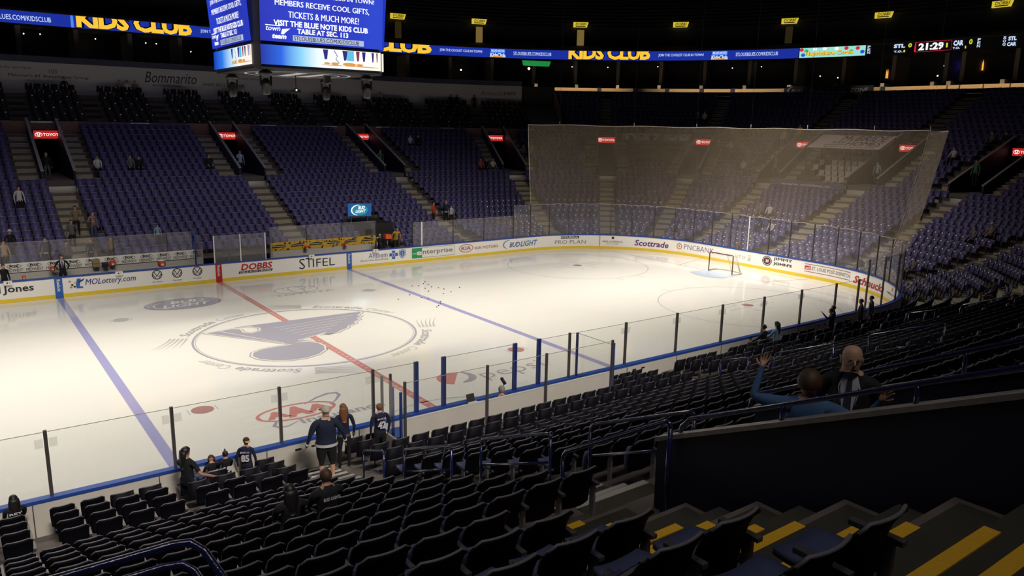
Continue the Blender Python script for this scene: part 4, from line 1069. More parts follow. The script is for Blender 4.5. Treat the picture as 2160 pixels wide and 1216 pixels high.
for (i, side), qs in sorted(ir.items()):
    qs.sort(key=lambda q: q[1])
    if side == 'right': qs.sort(key=lambda q: -q[1])
    for k, q in enumerate(qs):
        _, s, D, z, pos, yw, pt = q
        dn = (i >= NR+13 and k < 3) or (side == 'right' and k == 0 and i < NR+8) or rnd.random() < .04
        pi_ = 1 if dn else 0
        rn = ORD[i+1]
        lab = 'black folding seat, %s row up from boards, %s seat %s of the aisle rails%s' % (rn, ORD[k+1] if k+1 < len(ORD) else 'far', side, '')
        if not used[pi_]:
            t = protos[pi_]; t.location = pos; t.rotation_euler = (0, 0, yw); used[pi_] = True; t['label'] = lab; t['group'] = 'black folding seats in the near stand'
        else: t = dup(protos[pi_], pos, yw, lab, 'black folding seats in the near stand')
# ================================================================ hanging scoreboard
sb = thing('hanging_scoreboard', (0, 0, 10.6), 'large dark video scoreboard hanging over centre ice', 'scoreboard')
b = MB()
for z0, z1, w, c in ((10.72, 11.62, 2.52, .22), (11.62, 16.5, 2.46, .2)):
    ol = [(w, -w+c), (w, w-c), (w-c, w), (-w+c, w), (-w, w-c), (-w, -w+c), (-w+c, -w), (w-c, -w)]
    b.prism(ol, (z0, z1), m_black, lambda u, v, o: Vector((u, v, o)))
for x, y in ((-1.8, -1.8), (1.8, -1.8), (1.8, 1.8), (-1.8, 1.8)): b.tube([(x, y, 16.5), (x*.9, y*.9, 33.9)], .03, m_black, 6)
b.build('housing', sb)
def ramp_glow(name, axis, stops, strength, noise=0):
    m = bpy.data.materials.new(name); m.use_nodes = True; nt = m.node_tree; bs = nt.nodes['Principled BSDF']
    bs.inputs['Base Color'].default_value = (.01, .01, .01, 1)
    tc = nt.nodes.new('ShaderNodeTexCoord'); sp = nt.nodes.new('ShaderNodeSeparateXYZ'); r = nt.nodes.new('ShaderNodeValToRGB')
    nt.links.new(tc.outputs['Generated'], sp.inputs[0]); src = sp.outputs[axis]
    if noise:
        n = nt.nodes.new('ShaderNodeTexNoise'); n.inputs['Scale'].default_value = 6; nt.links.new(tc.outputs['Generated'], n.inputs['Vector'])
        a = nt.nodes.new('ShaderNodeMath'); a.operation = 'MULTIPLY_ADD'; a.inputs[1].default_value = noise; nt.links.new(n.outputs['Fac'], a.inputs[0]); nt.links.new(src, a.inputs[2]); src = a.outputs[0]
    nt.links.new(src, r.inputs[0])
    els = r.color_ramp.elements
    els[0].position = stops[0][0]; els[0].color = (*stops[0][1], 1); els[1].position = stops[-1][0]; els[1].color = (*stops[-1][1], 1)
    for p_, c in stops[1:-1]: e = els.new(p_); e.color = (*c, 1)
    nt.links.new(r.outputs[0], bs.inputs['Emission Color']); bs.inputs['Emission Strength'].default_value = strength
    return m
m_sblue = ramp_glow('screen_blue', 0, [(0, (.008, .02, .42)), (.4, (.012, .04, .62)), (.75, (.008, .025, .50)), (1, (.01, .05, .62))], 1.0, .2)
m_sblue2 = ramp_glow('screen_blue_side', 1, [(0, (.01, .04, .55)), (.5, (.008, .02, .40)), (1, (.012, .04, .60))], 1.0, .2)
m_strip = ramp_glow('screen_strip', 0, [(0, (.0, .02, .35)), (.16, (.01, .12, .75)), (.32, (.25, .65, .95)), (.46, (.85, .95, 1)), (.8, (1, .96, .9)), (1, (1, .93, .85))], 1.05)
m_strip2 = ramp_glow('screen_strip_side', 1, [(0, (1, .9, .8)), (.3, (1, .95, .9)), (.5, (.5, .8, 1)), (.75, (.02, .2, .85)), (1, (.0, .03, .45))], 1.0)
m_txt = glow('screen_white', (.95, .97, 1), 1.15); m_org = glow('screen_orange', (.95, .40, .08), .8); m_legs = glow('screen_dark_blue', (.01, .015, .25), .8); m_cyn = glow('screen_cyan', (.12, .6, .85), .9); m_bar = glow('screen_bar', (.55, .66, .9), .8); m_mar = glow('screen_maroon', (.25, .02, .08), .8)
m_ink = mat('screen_ink', (0.0, 0.0, 0.02), .6)
def board_face(k):
    """frame of face k (0 faces the near side, 1 the left, 2 the far side, 3 the right)"""
    a = -PI/2-k*PI/2; n = Vector((math.cos(a), math.sin(a), 0)); r = Vector((-n.y, n.x, 0))
    low = lambda u, v, off=0.0: n*(2.58+off)+r*u+Vector((0, 0, v))
    hi = lambda u, v, off=0.0: n*(2.60+off+(v-11.66)*.07)+r*u+Vector((0, 0, v))
    return low, hi
for k in range(4):
    low, hi = board_face(k); side = k % 2
    b = MB(); rect(b, -2.34, 2.34, 10.86, 11.54, (m_strip, m_strip2)[side], low, .0)
    st = b.build('lower_screen', sb)
    b = MB()
    for u, w, mm in ((-.02, .16, m_legs), (.75, .16, m_legs), (1.30, .12, m_mar), (1.55, .12, m_legs), (1.95, .08, m_legs), (2.15, .05, m_mar)):
        b.poly([(u, 11.52, .004), (u+w*1.3, 11.52, .004), (u+w, 11.18, .004), (u+w*.4, 11.16, .004)], mm, low)
    rect(b, .93, 1.22, 11.16, 11.53, m_cyn, low, .003)
    for u, w, h in ((0.0, .26, .07), (.30, .3, .10), (.75, .55, .13), (1.3, .3, .09), (-.1, .9, .035), (.8, 1.5, .035)):
        b.poly([(x, y, .005) for x, y in ellipse(u+w/2, 11.03-(.06 if h < .05 else 0), w/2, h/2, 14)], m_org, low)
    stroke(b, [(.42, 11.50), (.55, 11.3), (.48, 11.2), (.62, 11.05)], .025, m_ink, low, .007)
    b.build('screen_picture', st)
    b = MB(); rect(b, -2.34, 2.40, 11.66, 15.2, (m_sblue, m_sblue2)[side], hi, .0); ms = b.build('main_screen', sb)
    b = MB()
    for t_, u0, u1, v0, v1 in (('JOIN THE COOLEST CLUB IN TOWN!', -1.86, 2.02, 13.22, 13.42), ('MEMBERS RECEIVE COOL GIFTS,', -1.80, 1.82, 12.86, 13.08), ('TICKETS & MUCH MORE!', -1.32, 1.40, 12.50, 12.72),
                              ('VISIT THE BLUE NOTE KIDS CLUB', -1.86, 1.78, 12.20, 12.40), ('TABLE AT SEC. 113', -1.0, .98, 11.98, 12.16)):
        text(b, t_, hi, u0, u1, v0, v1, m_txt, .035, 0, .02)
    rect(b, -1.16, 1.62, 11.66+.06, 11.66+.26, m_bar, hi, .012); text(b, 'STLOUISBLUES.COM/KIDSCLUB', hi, -1.12, 1.42, 11.745, 11.895, m_ink, .03, 0, .02)
    text(b, 'town', hi, -2.14, -1.62, 12.02, 12.16, m_txt, .04, .2, .02); text(b, 'team', hi, -1.92, -1.40, 11.76, 11.92, m_txt, .04, .2, .02)
    b.poly([(x, y, .02) for x, y in ((-1.55, 12.10), (-1.25, 12.14), (-1.42, 12.0), (-1.50, 11.92), (-1.6, 11.93))], m_txt, hi)
    stroke(b, [(-2.16, 12.2), (-1.62, 12.2)], .03, m_txt, hi, .02)
    b.build('screen_text', ms)
B = lambda u, v, off=0.0: Vector((u, v, 10.715-off))
b = MB(); b.poly([(x, y, .0) for x, y in ellipse(0, 0, 2.3, 2.3, 48)], m_dark, B)
m_em = mat('emblem_white', (.75, .73, .76), .5)
ring(b, 0, 0, 2.0, 2.0, .09, m_em, B, .01, 56); ring(b, 0, 0, 1.62, 1.35, .07, m_em, B, .011, 40)
b.poly([(x, y, .012) for x, y in ((-.5, -1.2), (-.05, -1.2), (.05, 1.3), (-.4, 1.3))], m_em, B); b.poly([(x, y, .012) for x, y in ((.5, -1.3), (.95, -1.0), (.85, 1.2), (.35, 1.3))], m_em, B)
b.build('underside_emblem', sb, label='white ring emblem on the dark underside')
m_fix = mat('fixture_grey', (.03, .028, .03), .4, spec=.5)
for i, (x, y) in enumerate(((-2, 2), (-2, -2), (2, -2), (2, 2))):
    t = thing('stage_light', (x, y, 10.7), 'dark moving stage light hanging below the scoreboard, %s corner' % ('far left', 'near left', 'near right', 'far right')[i], 'light fixture', 'stage lights under the scoreboard')
    b = MB(); b.lathe((x, y, 10.50), [(.02, .0), (.22, .02), (.25, .12), (.12, .2)], m_fix, 14); b.build('base', t)
    b = MB(); b.bar((x-.19, y, 10.5), (x-.19, y, 10.15), .04, .10, m_fix); b.bar((x+.19, y, 10.5), (x+.19, y, 10.15), .04, .10, m_fix); b.build('yoke', t)
    b = MB(); b.lathe((x, y, 9.82), [(.11, 0), (.15, .06), (.17, .3), (.155, .48), (.08, .58)], m_fix, 14); b.build('lamp_head', t)
t = thing('hanging_camera', (0, .3, 10.7), 'small black camera hanging on a pole under the scoreboard centre', 'camera')
b = MB(); b.tube([(0, .3, 10.7), (0, .3, 10.2)], .02, m_black, 8); b.build('pole', t)
b = MB(); b.box((-.18, .2, 10.02), (.16, .42, 10.14), m_black); b.tube([(0, .3, 10.2), (-.02, .3, 10.05)], .06, m_black, 8); b.build('camera_body', t)
b = MB(); b.ball((-.03, .17, 10.12), .03, glow('pilot_light', (.9, .95, 1), 3)); b.build('lens_light', t)
b = MB(); b.box((.75, -.9, 10.45), (.98, -.7, 10.70), m_fix); b.ball((.86, -.8, 10.42), .09, m_fix); b.build('hanging_sensor', label='small grey box fixture hanging under the scoreboard right of its pole camera', cat='sensor')

# ================================================================ video ribbon round the bowl
rb = thing('video_ribbon', tuple(P(10, 31, 16.1)), 'long glowing blue video ribbon wrapped round the bowl above the suites', 'video board')
b = MB(); curb(b, -24, 60, 30.98, 31.24, 16.08, 17.10, m_black, 1.2); b.build('housing', rb)
FR = face_in(30.97)
m_rb = glow('ribbon_blue', (.010, .030, .36), .95); m_ry = glow('ribbon_yellow', (.98, .58, .045), 1.0); m_rt = glow('ribbon_white', (.62, .75, 1), 1.0); m_rk = mat('ribbon_ink', (0, 0, .01), .7); m_glo = glow('ribbon_light_blue', (.08, .25, .9), 1)
b = MB(); rect(b, -24, 32.46, 16.12, 17.06, m_rb, FR, .004, 420); b.build('blue_field', rb)
b = MB(); curb(b, -24, 60, 30.94, 31.0, 17.06, 17.11, mat('ribbon_trim', (.25, .16, .08), .5), 1.2); b.build('top_trim', rb)
def clipped(b, s0, s1, t_):
    for dx, dy, mm, off, bold in ((0, 0, m_rk, .02, .09), (0, .03, m_ry, .035, .045)):
        a, fs, _ = glyphs(t_, bold, 0, .92)
        # cut every triangle at the upper edge of the ribbon
        for f in fs:
            pts = [(a[i][0], a[i][1]) for i in f]; lim = .62; out = []
            for (x0, y0), (x1, y1) in zip(pts, pts[1:]+pts[:1]):
                if y0 <= lim: out.append((x0, y0))
                if (y0-lim)*(y1-lim) < 0: q = (lim-y0)/(y1-y0); out.append((x0+(x1-x0)*q, lim))
            if len(out) > 2: b.poly([(s0+(s1-s0)*x, 16.13+dy+(.93-dy)*y/lim, off) for x, y in out], mm, FR)
for s0, s1, t_ in ((-1.7, 7.35, 'KIDS CLUB'), (27.24, 29.16, 'KIDS CLUB'), (22.55, 23.98, 'CLUB')):
    b = MB(); clipped(b, s0, s1, t_); b.build('large_lettering', rb)
b = MB(); rect(b, -2.1, -1.9, 16.12, 17.06, m_glo, FR, .01); b.build('light_bar', rb)
pass
b = MB()
for t_, u0, u1, v0, v1 in (('STLOUISBLUES.COM/KIDSCLUB', -8.6, -3.5, 16.36, 16.74), ('JOIN THE COOLEST CLUB IN TOWN!', 8.08, 13.0, 16.48, 16.82), ('JOIN THE COOLEST CLUB IN TOWN!', 24.17, 25.18, 16.47, 16.80), ('STLOUISBLUES.COM/KIDSCLUB', 25.93, 26.83, 16.45, 16.80),
                          ('JOIN THE COOLEST CLUB IN TOWN!', 29.35, 30.38, 16.46, 16.80), ('STLOUISBLUES.COM/KIDSCLUB', 31.1, 32.02, 16.46, 16.82)):
    b = MB(); text(b, t_, FR, u0, u1, v0, v1, m_rt, .02, 0, .045); b.build('small_lettering', rb)
for c in (25.555, 30.74):
    b = MB(); rect(b, c-.17, c+.17, 16.62, 17.0, m_glo, FR, .02); text(b, 'KidsClub', FR, c-.18, c+.18, 16.2, 16.6, m_rt, .05, 0, .03); rect(b, c-.19, c+.19, 16.16, 16.3, m_org, FR, .024); text(b, 'BLUE NOTE', FR, c-.15, c+.15, 16.72, 16.95, m_rt, .03, 0, .045); b.build('club_badge', rb)
b = MB(); rect(b, 32.48, 33.84, 16.12, 17.06, glow('banner_cyan', (.35, .85, .75), .9), FR, .006, 20); bn = b.build('birthday_banner', rb)
b = MB()
for i, (u, v, c) in enumerate(((32.52, .85, 'r'), (32.56, .3, 'b'), (32.62, .7, 'g'), (33.45, .85, 'r'), (33.55, .5, 'g'), (33.68, .8, 'r'), (33.78, .4, 'b'), (33.0, .9, 'w'), (33.25, .85, 'w'), (32.8, .9, 'w'))):
    mm = dict(r=glow('balloon_red', (.8, .02, .05), .9), b=glow('balloon_blue', (.03, .1, .7), .9), g=glow('balloon_green', (.02, .5, .12), .9), w=glow('balloon_white', (.9, 1, 1), 1))[c]
    b.poly([(x, y, .012) for x, y in ellipse(u, 16.12+v*.9, .045, .17, 12)], mm, FR)
text(b, 'Hapriclaire Costa', FR, 32.60, 33.60, 16.20, 16.72, m_ink, .06, 0, .016); text(b, 'Hapriclaire Costa', FR, 32.60, 33.60, 16.22, 16.74, m_ry, .035, 0, .045)
b.build('banner_lettering', bn)
b = MB(); mg = glow('digit_yellow', (.65, .72, .05), 1); mr_ = glow('clock_red', (.75, .02, .06), .9)
def cut(nm):
    global b
    b.build(nm, rb); b = MB()
def vert(t_, u0, u1, v0, v1):
    h = (v1-v0)/len(t_)
    for i, ch in enumerate(t_): text(b, ch, FR, u0, u1, v1-h*(i+.85), v1-h*i, m_rt, .02, 0, .045)
vert('PEN', 33.88, 33.94, 16.2, 17.0); cut('score_lettering')
text(b, 'STL', FR, 34.40, 34.62, 16.63, 16.98, m_rt, .05, 0, .045); text(b, '0', FR, 34.68, 34.75, 16.62, 17.0, mg, .03, 0, .045); text(b, 'T.O.', FR, 34.41, 34.58, 16.22, 16.40, m_rt, .03, 0, .045); text(b, '1', FR, 34.60, 34.63, 16.22, 16.42, mg, .03, 0, .045)
cut('home_score')
stroke(b, [(34.82, 16.18), (34.82, 17.02), (36.06, 17.02), (36.06, 16.18), (34.82, 16.18)], .035, mr_, FR, .045)
text(b, '21:29', FR, 34.88, 35.36, 16.28, 16.92, m_txt, .04, 0, .045); text(b, '1', FR, 35.60, 35.74, 16.42, 16.80, mg, .03, 0, .045)
cut('game_clock')
text(b, 'CAR', FR, 36.22, 37.05, 16.50, 16.96, m_rt, .05, 0, .045); text(b, '0', FR, 37.52, 37.80, 16.54, 16.98, mg, .03, 0, .045); text(b, 'T.O.', FR, 36.2, 36.8, 16.22, 16.40, m_rt, .03, 0, .045); text(b, '1', FR, 37.22, 37.32, 16.22, 16.44, mg, .03, 0, .045)
cut('away_score')
vert('PEN', 38.2, 38.45, 16.2, 17.0); cut('score_lettering'); vert('SOG', 40.22, 40.46, 16.2, 17.0)
text(b, 'STL', FR, 40.62, 41.25, 16.62, 16.96, m_rt, .05, 0, .045); text(b, 'CAR', FR, 40.58, 41.28, 16.18, 16.50, m_rt, .05, 0, .045)
b.build('score_lettering', rb)
# dark banner on the end ledge
zb = thing('zone_banner', tuple(P(33.2, 30.6, 12.9)), 'dark banner reading BUD LIGHT BLUES ZONE on the tan ledge', 'banner')
b = MB(); curb(b, 32.28, 34.12, 30.52, 30.6, 12.45, 13.3, mat('banner_dark', (.02, .02, .03), .6), 1); b.build('cloth', zb)
b = MB(); Fz = face_in(30.52); mz = mat('banner_ink', (.45, .45, .46), .6)
text(b, 'BUD LIGHT', Fz, 32.40, 33.05, 12.74, 13.02, mz, .01, .3, .02); text(b, 'BLUES', Fz, 33.14, 33.52, 12.68, 13.08, mat('banner_ink_dim', (.10, .10, .13), .6), .05, .3, .02); text(b, 'ZONE', Fz, 33.64, 34.02, 12.70, 13.08, mz, .01, .15, .02)
stroke(b, arcpts(32.42, 12.9, .09, .3, PI*.5, PI*1.5, 12), .03, mz, Fz, .02); b.build('banner_lettering', zb)

# ================================================================ safety net behind the goal
def net_mat():
    m = bpy.data.materials.new('safety_netting'); m.use_nodes = True; nt = m.node_tree; nt.nodes.clear()
    out = nt.nodes.new('ShaderNodeOutputMaterial'); tr = nt.nodes.new('ShaderNodeBsdfTransparent'); df = nt.nodes.new('ShaderNodeBsdfDiffuse'); tl = nt.nodes.new('ShaderNodeBsdfTranslucent')
    df.inputs[0].default_value = (.60, .50, .36, 1); tl.inputs[0].default_value = (.60, .50, .36, 1)
    a = nt.nodes.new('ShaderNodeMixShader'); a.inputs[0].default_value = .5; nt.links.new(df.outputs[0], a.inputs[1]); nt.links.new(tl.outputs[0], a.inputs[2])
    mx = nt.nodes.new('ShaderNodeMixShader'); n = nt.nodes.new('ShaderNodeTexNoise'); n.inputs['Scale'].default_value = 1.2; n.inputs['Detail'].default_value = 8
    tc = nt.nodes.new('ShaderNodeTexCoord'); nt.links.new(tc.outputs['Object'], n.inputs['Vector'])
    mr = nt.nodes.new('ShaderNodeMapRange'); mr.inputs[3].default_value = .17; mr.inputs[4].default_value = .30; nt.links.new(n.outputs['Fac'], mr.inputs[0]); nt.links.new(mr.outputs[0], mx.inputs[0])
    nt.links.new(tr.outputs[0], mx.inputs[1]); nt.links.new(a.outputs[0], mx.inputs[2]); nt.links.new(mx.outputs[0], out.inputs[0])
    return m
m_net = net_mat(); m_rope = mat('net_rope', (.50, .46, .40), .8)
sn = thing('safety_net', tuple(P(38, .1, 3.3)), 'tall see-through safety netting hung above the end glass', 'net')
NS = [22.0]+[22.0+.55*k for k in range(1, 65)]; NS = [s for s in NS if s <= 57.2]; NJ = 14
def netp(s, t):
    D = .10+1.12*t**.75*(1 if s > 26 else .5+.5*(s-22)/4); base = 3.36
    # scalloped hem between the posts
    ks = [e for e in es if e <= s+1e-6]; k0 = ks[-1]; k1 = next((e for e in es if e > s), k0+1.6); u = (s-k0)/(k1-k0)
    hem = base-.22*(4*u*(1-u))**.8*0.0-.10*(1-4*u*(1-u))
    return P(s+(1-t)*0, D, hem+(9.0-hem)*t+.03*math.sin(s*1.3)*t)
b = MB(); vs = [netp(s, j/NJ) for s in NS for j in range(NJ+1)]
b.add(vs, [(i*(NJ+1)+j, (i+1)*(NJ+1)+j, (i+1)*(NJ+1)+j+1, i*(NJ+1)+j+1) for i in range(len(NS)-1) for j in range(NJ)], m_net, True); b.build('netting', sn)
b = MB(); b.tube([netp(s, 1) for s in NS], .02, m_rope, 5); b.tube([netp(NS[0], j/NJ) for j in range(NJ+1)], .02, m_rope, 5); b.tube([netp(NS[-1], j/NJ) for j in range(NJ+1)], .02, m_rope, 5)
hem = [22.0+.14*k for k in range(252) if 22+.14*k <= 57.2]; b.tube([netp(s, 0) for s in hem], .011, m_rope, 5); b.build('border_rope', sn)
b = MB()
for s in (24.6, 29.5, 33.6, 37.8, 42.0, 46.2, 50.4): b.tube([netp(s, 1), P(s, 1.2, 33.9)], .006, m_black, 5); b.tube([netp(s, 1), P(s, 1.2, 9.25)], .02, m_rope, 5)
b.build('hanging_cable', sn)

# ================================================================ goal, pucks
gl = thing('hockey_goal', (27.13, 0, 0), 'ice hockey goal with dark red frame and white net', 'goal')
m_gp = mat('goal_frame', (.10, .012, .012), .35); m_gn = mat('goal_net', (.75, .73, .7), .8)
b = MB(); b.tube([(27.13, -.915, 0), (27.13, -.915, 1.17), (27.13, -.88, 1.22), (27.13, .88, 1.22), (27.13, .915, 1.17), (27.13, .915, 0)], .034, m_gp, 10); b.build('post_frame', gl)
base = [(27.13, -.915), (27.55, -1.05), (27.95, -.98), (28.18, -.6), (28.24, 0), (28.18, .6), (27.95, .98), (27.55, 1.05), (27.13, .915)]
topb = [(27.13, -.915), (27.35, -.9), (27.5, -.8), (27.62, -.5), (27.66, 0), (27.62, .5), (27.5, .8), (27.35, .9), (27.13, .915)]
b = MB(); b.tube([(x, y, .05) for x, y in base], .05, m_gn, 8); b.tube([(x, y, 1.21) for x, y in topb], .018, m_gn, 6); b.tube([(27.13, 0, 1.2), (27.66, 0, 1.2), (28.22, 0, .06)], .02, m_gn, 6); b.tube([(27.5, -.8, 1.2), (27.9, -.95, .06)], .05, m_gn, 6); b.build('base_frame', gl)
def wire_mat():
    m = bpy.data.materials.new('goal_netting'); m.use_nodes = True; nt = m.node_tree; nt.nodes.clear(); out = nt.nodes.new('ShaderNodeOutputMaterial')
    tr = nt.nodes.new('ShaderNodeBsdfTransparent'); df = nt.nodes.new('ShaderNodeBsdfDiffuse'); df.inputs[0].default_value = (.75, .73, .7, 1); mx = nt.nodes.new('ShaderNodeMixShader'); mx.inputs[0].default_value = .16
    nt.links.new(tr.outputs[0], mx.inputs[1]); nt.links.new(df.outputs[0], mx.inputs[2]); nt.links.new(mx.outputs[0], out.inputs[0]); return m
m_wn = wire_mat(); b = MB()
vs = []
for j in range(7):
    t = j/6
    for (x0, y0), (x1, y1) in zip(base, topb): vs.append((x0+(x1-x0)*t**1.4, y0+(y1-y0)*t, .05+1.16*t))
b.add(vs, [(j*9+i, j*9+i+1, j*9+i+10, j*9+i+9) for j in range(6) for i in range(8)], m_wn, True)
b.add([(x, y, 1.21) for x, y in topb], [tuple(range(9))], m_wn); b.build('netting', gl)
m_puck = mat('puck_rubber', (.02, .02, .02), .7)
first = None
for x, y in [(8.63, 6.47), (8.93, 6.29), (9.46, 6.68), (9.81, 7.1), (9.56, 6.31), (9.4, 5.65), (8.9, 5.51), (9.61, 5.27), (9.7, 4.83), (10.68, 4.77), (9.64, 4.0), (9.06, 3.84), (8.71, 4.8), (7.39, 4.5), (6.38, 3.88), (7.58, 3.57), (7.72, 3.14), (7.96, 2.3), (7.74, 1.94), (7.41, 1.57), (7.18, 1.35)]:
    if first is None:
        b = MB(); b.lathe((0, 0, .006), [(.036, 0), (.038, .004), (.038, .022), (.036, .026)], m_puck, 14)
        first = b.build('puck', label='small black puck lying on the ice near the right blue line', cat='puck', group='pucks scattered on the ice'); first.location = (x, y, 0)
    else: c = first.copy(); COL.objects.link(c); c.location = (x, y, 0)

# ================================================================ benches behind the far boards
lb = thing('bench_back_wall', (-7, 14.85, 0), 'pale bench wall repeating FOX MIDWEST behind the left far bench', 'bench wall')
b = MB(); b.box((-14, 14.82, 0), (-.35, 14.92, 1.16), mat('bench_grey', (.55, .52, .47), .6)); b.build('lower_panel', lb)
b = MB(); b.box((-14, 14.81, 1.16), (-.75, 14.93, 1.64), mat('bench_pale', (.85, .83, .78), .5)); b.box((-14, 14.79, 1.15), (-.75, 14.81, 1.17), m_post); b.build('advert_panel', lb)
Fb = lambda u, v, off=0.0: Vector((u, 14.81-off, v))
for k in range(12):
    c = -10.35+.88*k
    b = MB(); text(b, 'FOX', Fb, c-.20, c+.20, 1.43, 1.56, c_blk, .06, .1, .012); ring(b, c, 1.49, .30, .10, .02, c_blk, Fb, .012, 24, PI*.62, PI*1.38); ring(b, c, 1.49, .30, .10, .02, c_blk, Fb, .012, 24, -PI*.38, PI*.38)
    text(b, 'MIDWEST', Fb, c-.38, c+.38, 1.21, 1.36, c_blk, .02, .15, .012); b.build('advert_lettering', lb)
b = MB(); b.box((-13.5, 14.25, .42), (-1.2, 14.62, .48), m_cap)
for x in range(-13, -1, 2): b.box((x, 14.4, 0), (x+.08, 14.5, .42), m_post)
b.build('players_bench', label='long low bench behind the left far boards', cat='bench')
rbw = thing('bench_back_wall', (7, 14.85, 0), 'yellow bubble-pattern advert wall behind the right far bench', 'bench wall')
b = MB(); b.box((3.55, 14.82, 0), (10.5, 14.92, 1.18), mat('bench_grey', (.55, .52, .47), .6)); b.build('lower_panel', rbw)
b = MB(); b.box((3.55, 14.81, 1.18), (10.55, 14.93, 1.70), mat('advert_yellow', (.66, .40, .03), .5)); b.build('advert_panel', rbw)
b = MB(); rr = random.Random(5)
for k in range(60): u = rr.uniform(3.6, 10.45); v = rr.choice([rr.uniform(1.2, 1.34), rr.uniform(1.56, 1.67)]); q = rr.uniform(.02, .06); b.poly([(x, y, .006+.0002*k) for x, y in ellipse(u, v, q*1.1, q, 12)], c_blk, Fb)
for k in range(6):
    c = 4.1+1.17*k; b.poly([(c-.42, 1.38, .02), (c+.40, 1.40, .02), (c+.44, 1.52, .02), (c+.1, 1.57, .02), (c-.38, 1.53, .02)], c_blk, Fb); text(b, 'MoParkingCard', Fb, c-.37, c+.38, 1.42, 1.51, m_bwhite, .02, .1, .028)
    if k % 2: text(b, 'M', Fb, c+.55, c+.72, 1.22, 1.36, c_red, .05, 0, .02)
b.build('advert_lettering', rbw)
b = MB(); b.box((3.8, 14.25, .42), (10.2, 14.62, .48), m_cap)
for x in range(4, 11, 2): b.box((x, 14.4, 0), (x+.08, 14.5, .42), m_post)
b.build('players_bench', label='long low bench behind the right far boards', cat='bench')
for i, (x0, x1) in enumerate(((-14, -10.9), (-10.9, -7.8), (-7.8, -4.85), (-4.85, -2.15), (-2.15, -.8), (3.6, 5.95), (5.95, 8.3), (8.3, 10.65))):
    b = MB(); z1 = 2.67 if i < 5 else 2.62; z0 = 1.65 if i < 5 else 1.71
    b.add([(x0+.02, 14.96, z0), (x1-.06, 14.96, z0), (x1-.06, 14.96, z1), (x0+.02, 14.96, z1)], [(0, 1, 2, 3)], m_glassf); o = b.build('rink_glass', label='hazy pane behind the far %s bench, %s from its left end' % (('left', ORD[i]) if i and i < 5 else ('left', 'outermost') if i == 0 else ('right', ORD[i-4])), cat='glass pane', group='panes behind the far benches')
    b = MB(); b.box((x0, 14.953, z1), (x1-.04, 14.967, z1+.012), m_edge); b.build('top_edge', o); b = MB(); b.box((x1-.04, 14.935, z0-.3), (x1, 14.985, z1), m_postb if i == 4 else m_post); b.build('edge_post', o)
# red drink coolers, crates on the far side
m_or = mat('cooler_orange', (.62, .09, .02), .45); m_wh2 = mat('cooler_white', (.8, .8, .78), .5)
for i, (x, y, z, r, lab) in enumerate(((-7.85, 14.45, 1.18, .12, 'small orange cooler on the bench wall beside the man in a suit'), (-9.2, 13.25, 1.09, .085, 'small orange bottle cooler by the person at the left photo edge'), (-5.05, 14.6, 1.16, .15, 'orange cooler on the bench wall right of the black box'),
                                       (-2.75, 13.9, 1.02, .2, 'large orange cooler with white cooler tray at the far bench'), (5.75, 14.6, 1.18, .12, 'red cooler against yellow wall near its left part'), (8.35, 14.6, 1.18, .12, 'red cooler against yellow wall near its right part'), (9.1, 13.6, .7, .1, 'small red cooler at the right end of the far right bench'))):
    t = thing('drink_cooler', (x, y, z), lab, 'cooler', 'drink coolers at the far benches')
    b = MB(); b.lathe((x, y, z), [(r*.8, 0), (r, .04), (r, r*1.3), (r*.9, r*1.5)], m_or, 14); b.build('body', t)
    b = MB(); b.lathe((x, y, z+r*1.5), [(r*.95, 0), (r*.95, r*.25), (r*.5, r*.35)], m_or if i != 3 else m_wh2, 14); b.build('lid', t)
    b = MB(); b.box((x-r*.4, y-r-.01, z+r*.3), (x+r*.4, y-r+.01, z+r*.9), m_wh2); b.build('mark', t)
b = MB(); b.box((-6.0, 14.5, 1.16), (-5.65, 14.8, 1.55), mat('carton', (.30, .22, .12), .8)); b.box((-6.0, 14.49, 1.34), (-5.65, 14.5, 1.36), m_post); b.build('carton', label='brown carton standing on the bench wall below MIDWEST lettering', cat='box')
b = MB(); b.box((-5.55, 14.45, 1.16), (-5.25, 14.75, 1.36), m_black); b.box((-5.52, 14.44, 1.30), (-5.28, 14.45, 1.33), m_post); b.build('black_case', label='black case between the brown carton and orange cooler', cat='case')
# tunnel beside the right bench: solid black box painting its dark opening
b = MB(); b.box((10.7, 15.7, 0), (12.3, 19.2, 2.35), m_black); b.build('wall_tunnel_shade', kind='structure')
ts = thing('tunnel_sign', (10.6, 17.2, 2.6), 'blue BUD LIGHT sign mounted over the tunnel beside the yellow wall', 'sign')
b = MB(); b.prism([(9.62, 2.78), (11.28, 2.72), (11.3, 3.56), (9.62, 3.62)], (0, .1), glow('sign_blue', (.01, .16, .50), .55), lambda u, v, o: Vector((u, 16.9+o, v))); b.build('sign_board', ts)
Fs = lambda u, v, off=0.0: Vector((u, 16.9-off, v)); b = MB()
b.poly([(x, y, .01) for x, y in ellipse(10.48, 3.16, .55, .36, 26)], glow('sign_cyan', (.02, .4, .6), .6), Fs); text(b, 'BUD', Fs, 10.32, 10.82, 3.22, 3.42, m_txt, .03, .3, .02); text(b, 'LIGHT', Fs, 10.12, 10.88, 2.98, 3.18, m_txt, .025, .3, .02)
stroke(b, arcpts(10.35, 3.16, .5, .34, PI*.45, PI*1.45, 16), [.02+.07*math.sin(PI*i/16) for i in range(17)], m_txt, Fs, .02); b.build('sign_lettering', ts)
b = MB(); b.box((9.8, 16.95, 1.2), (9.88, 17.05, 2.8), m_post); b.box((11.0, 16.95, 2.3), (11.08, 17.05, 2.8), m_post); b.build('bracket', ts)
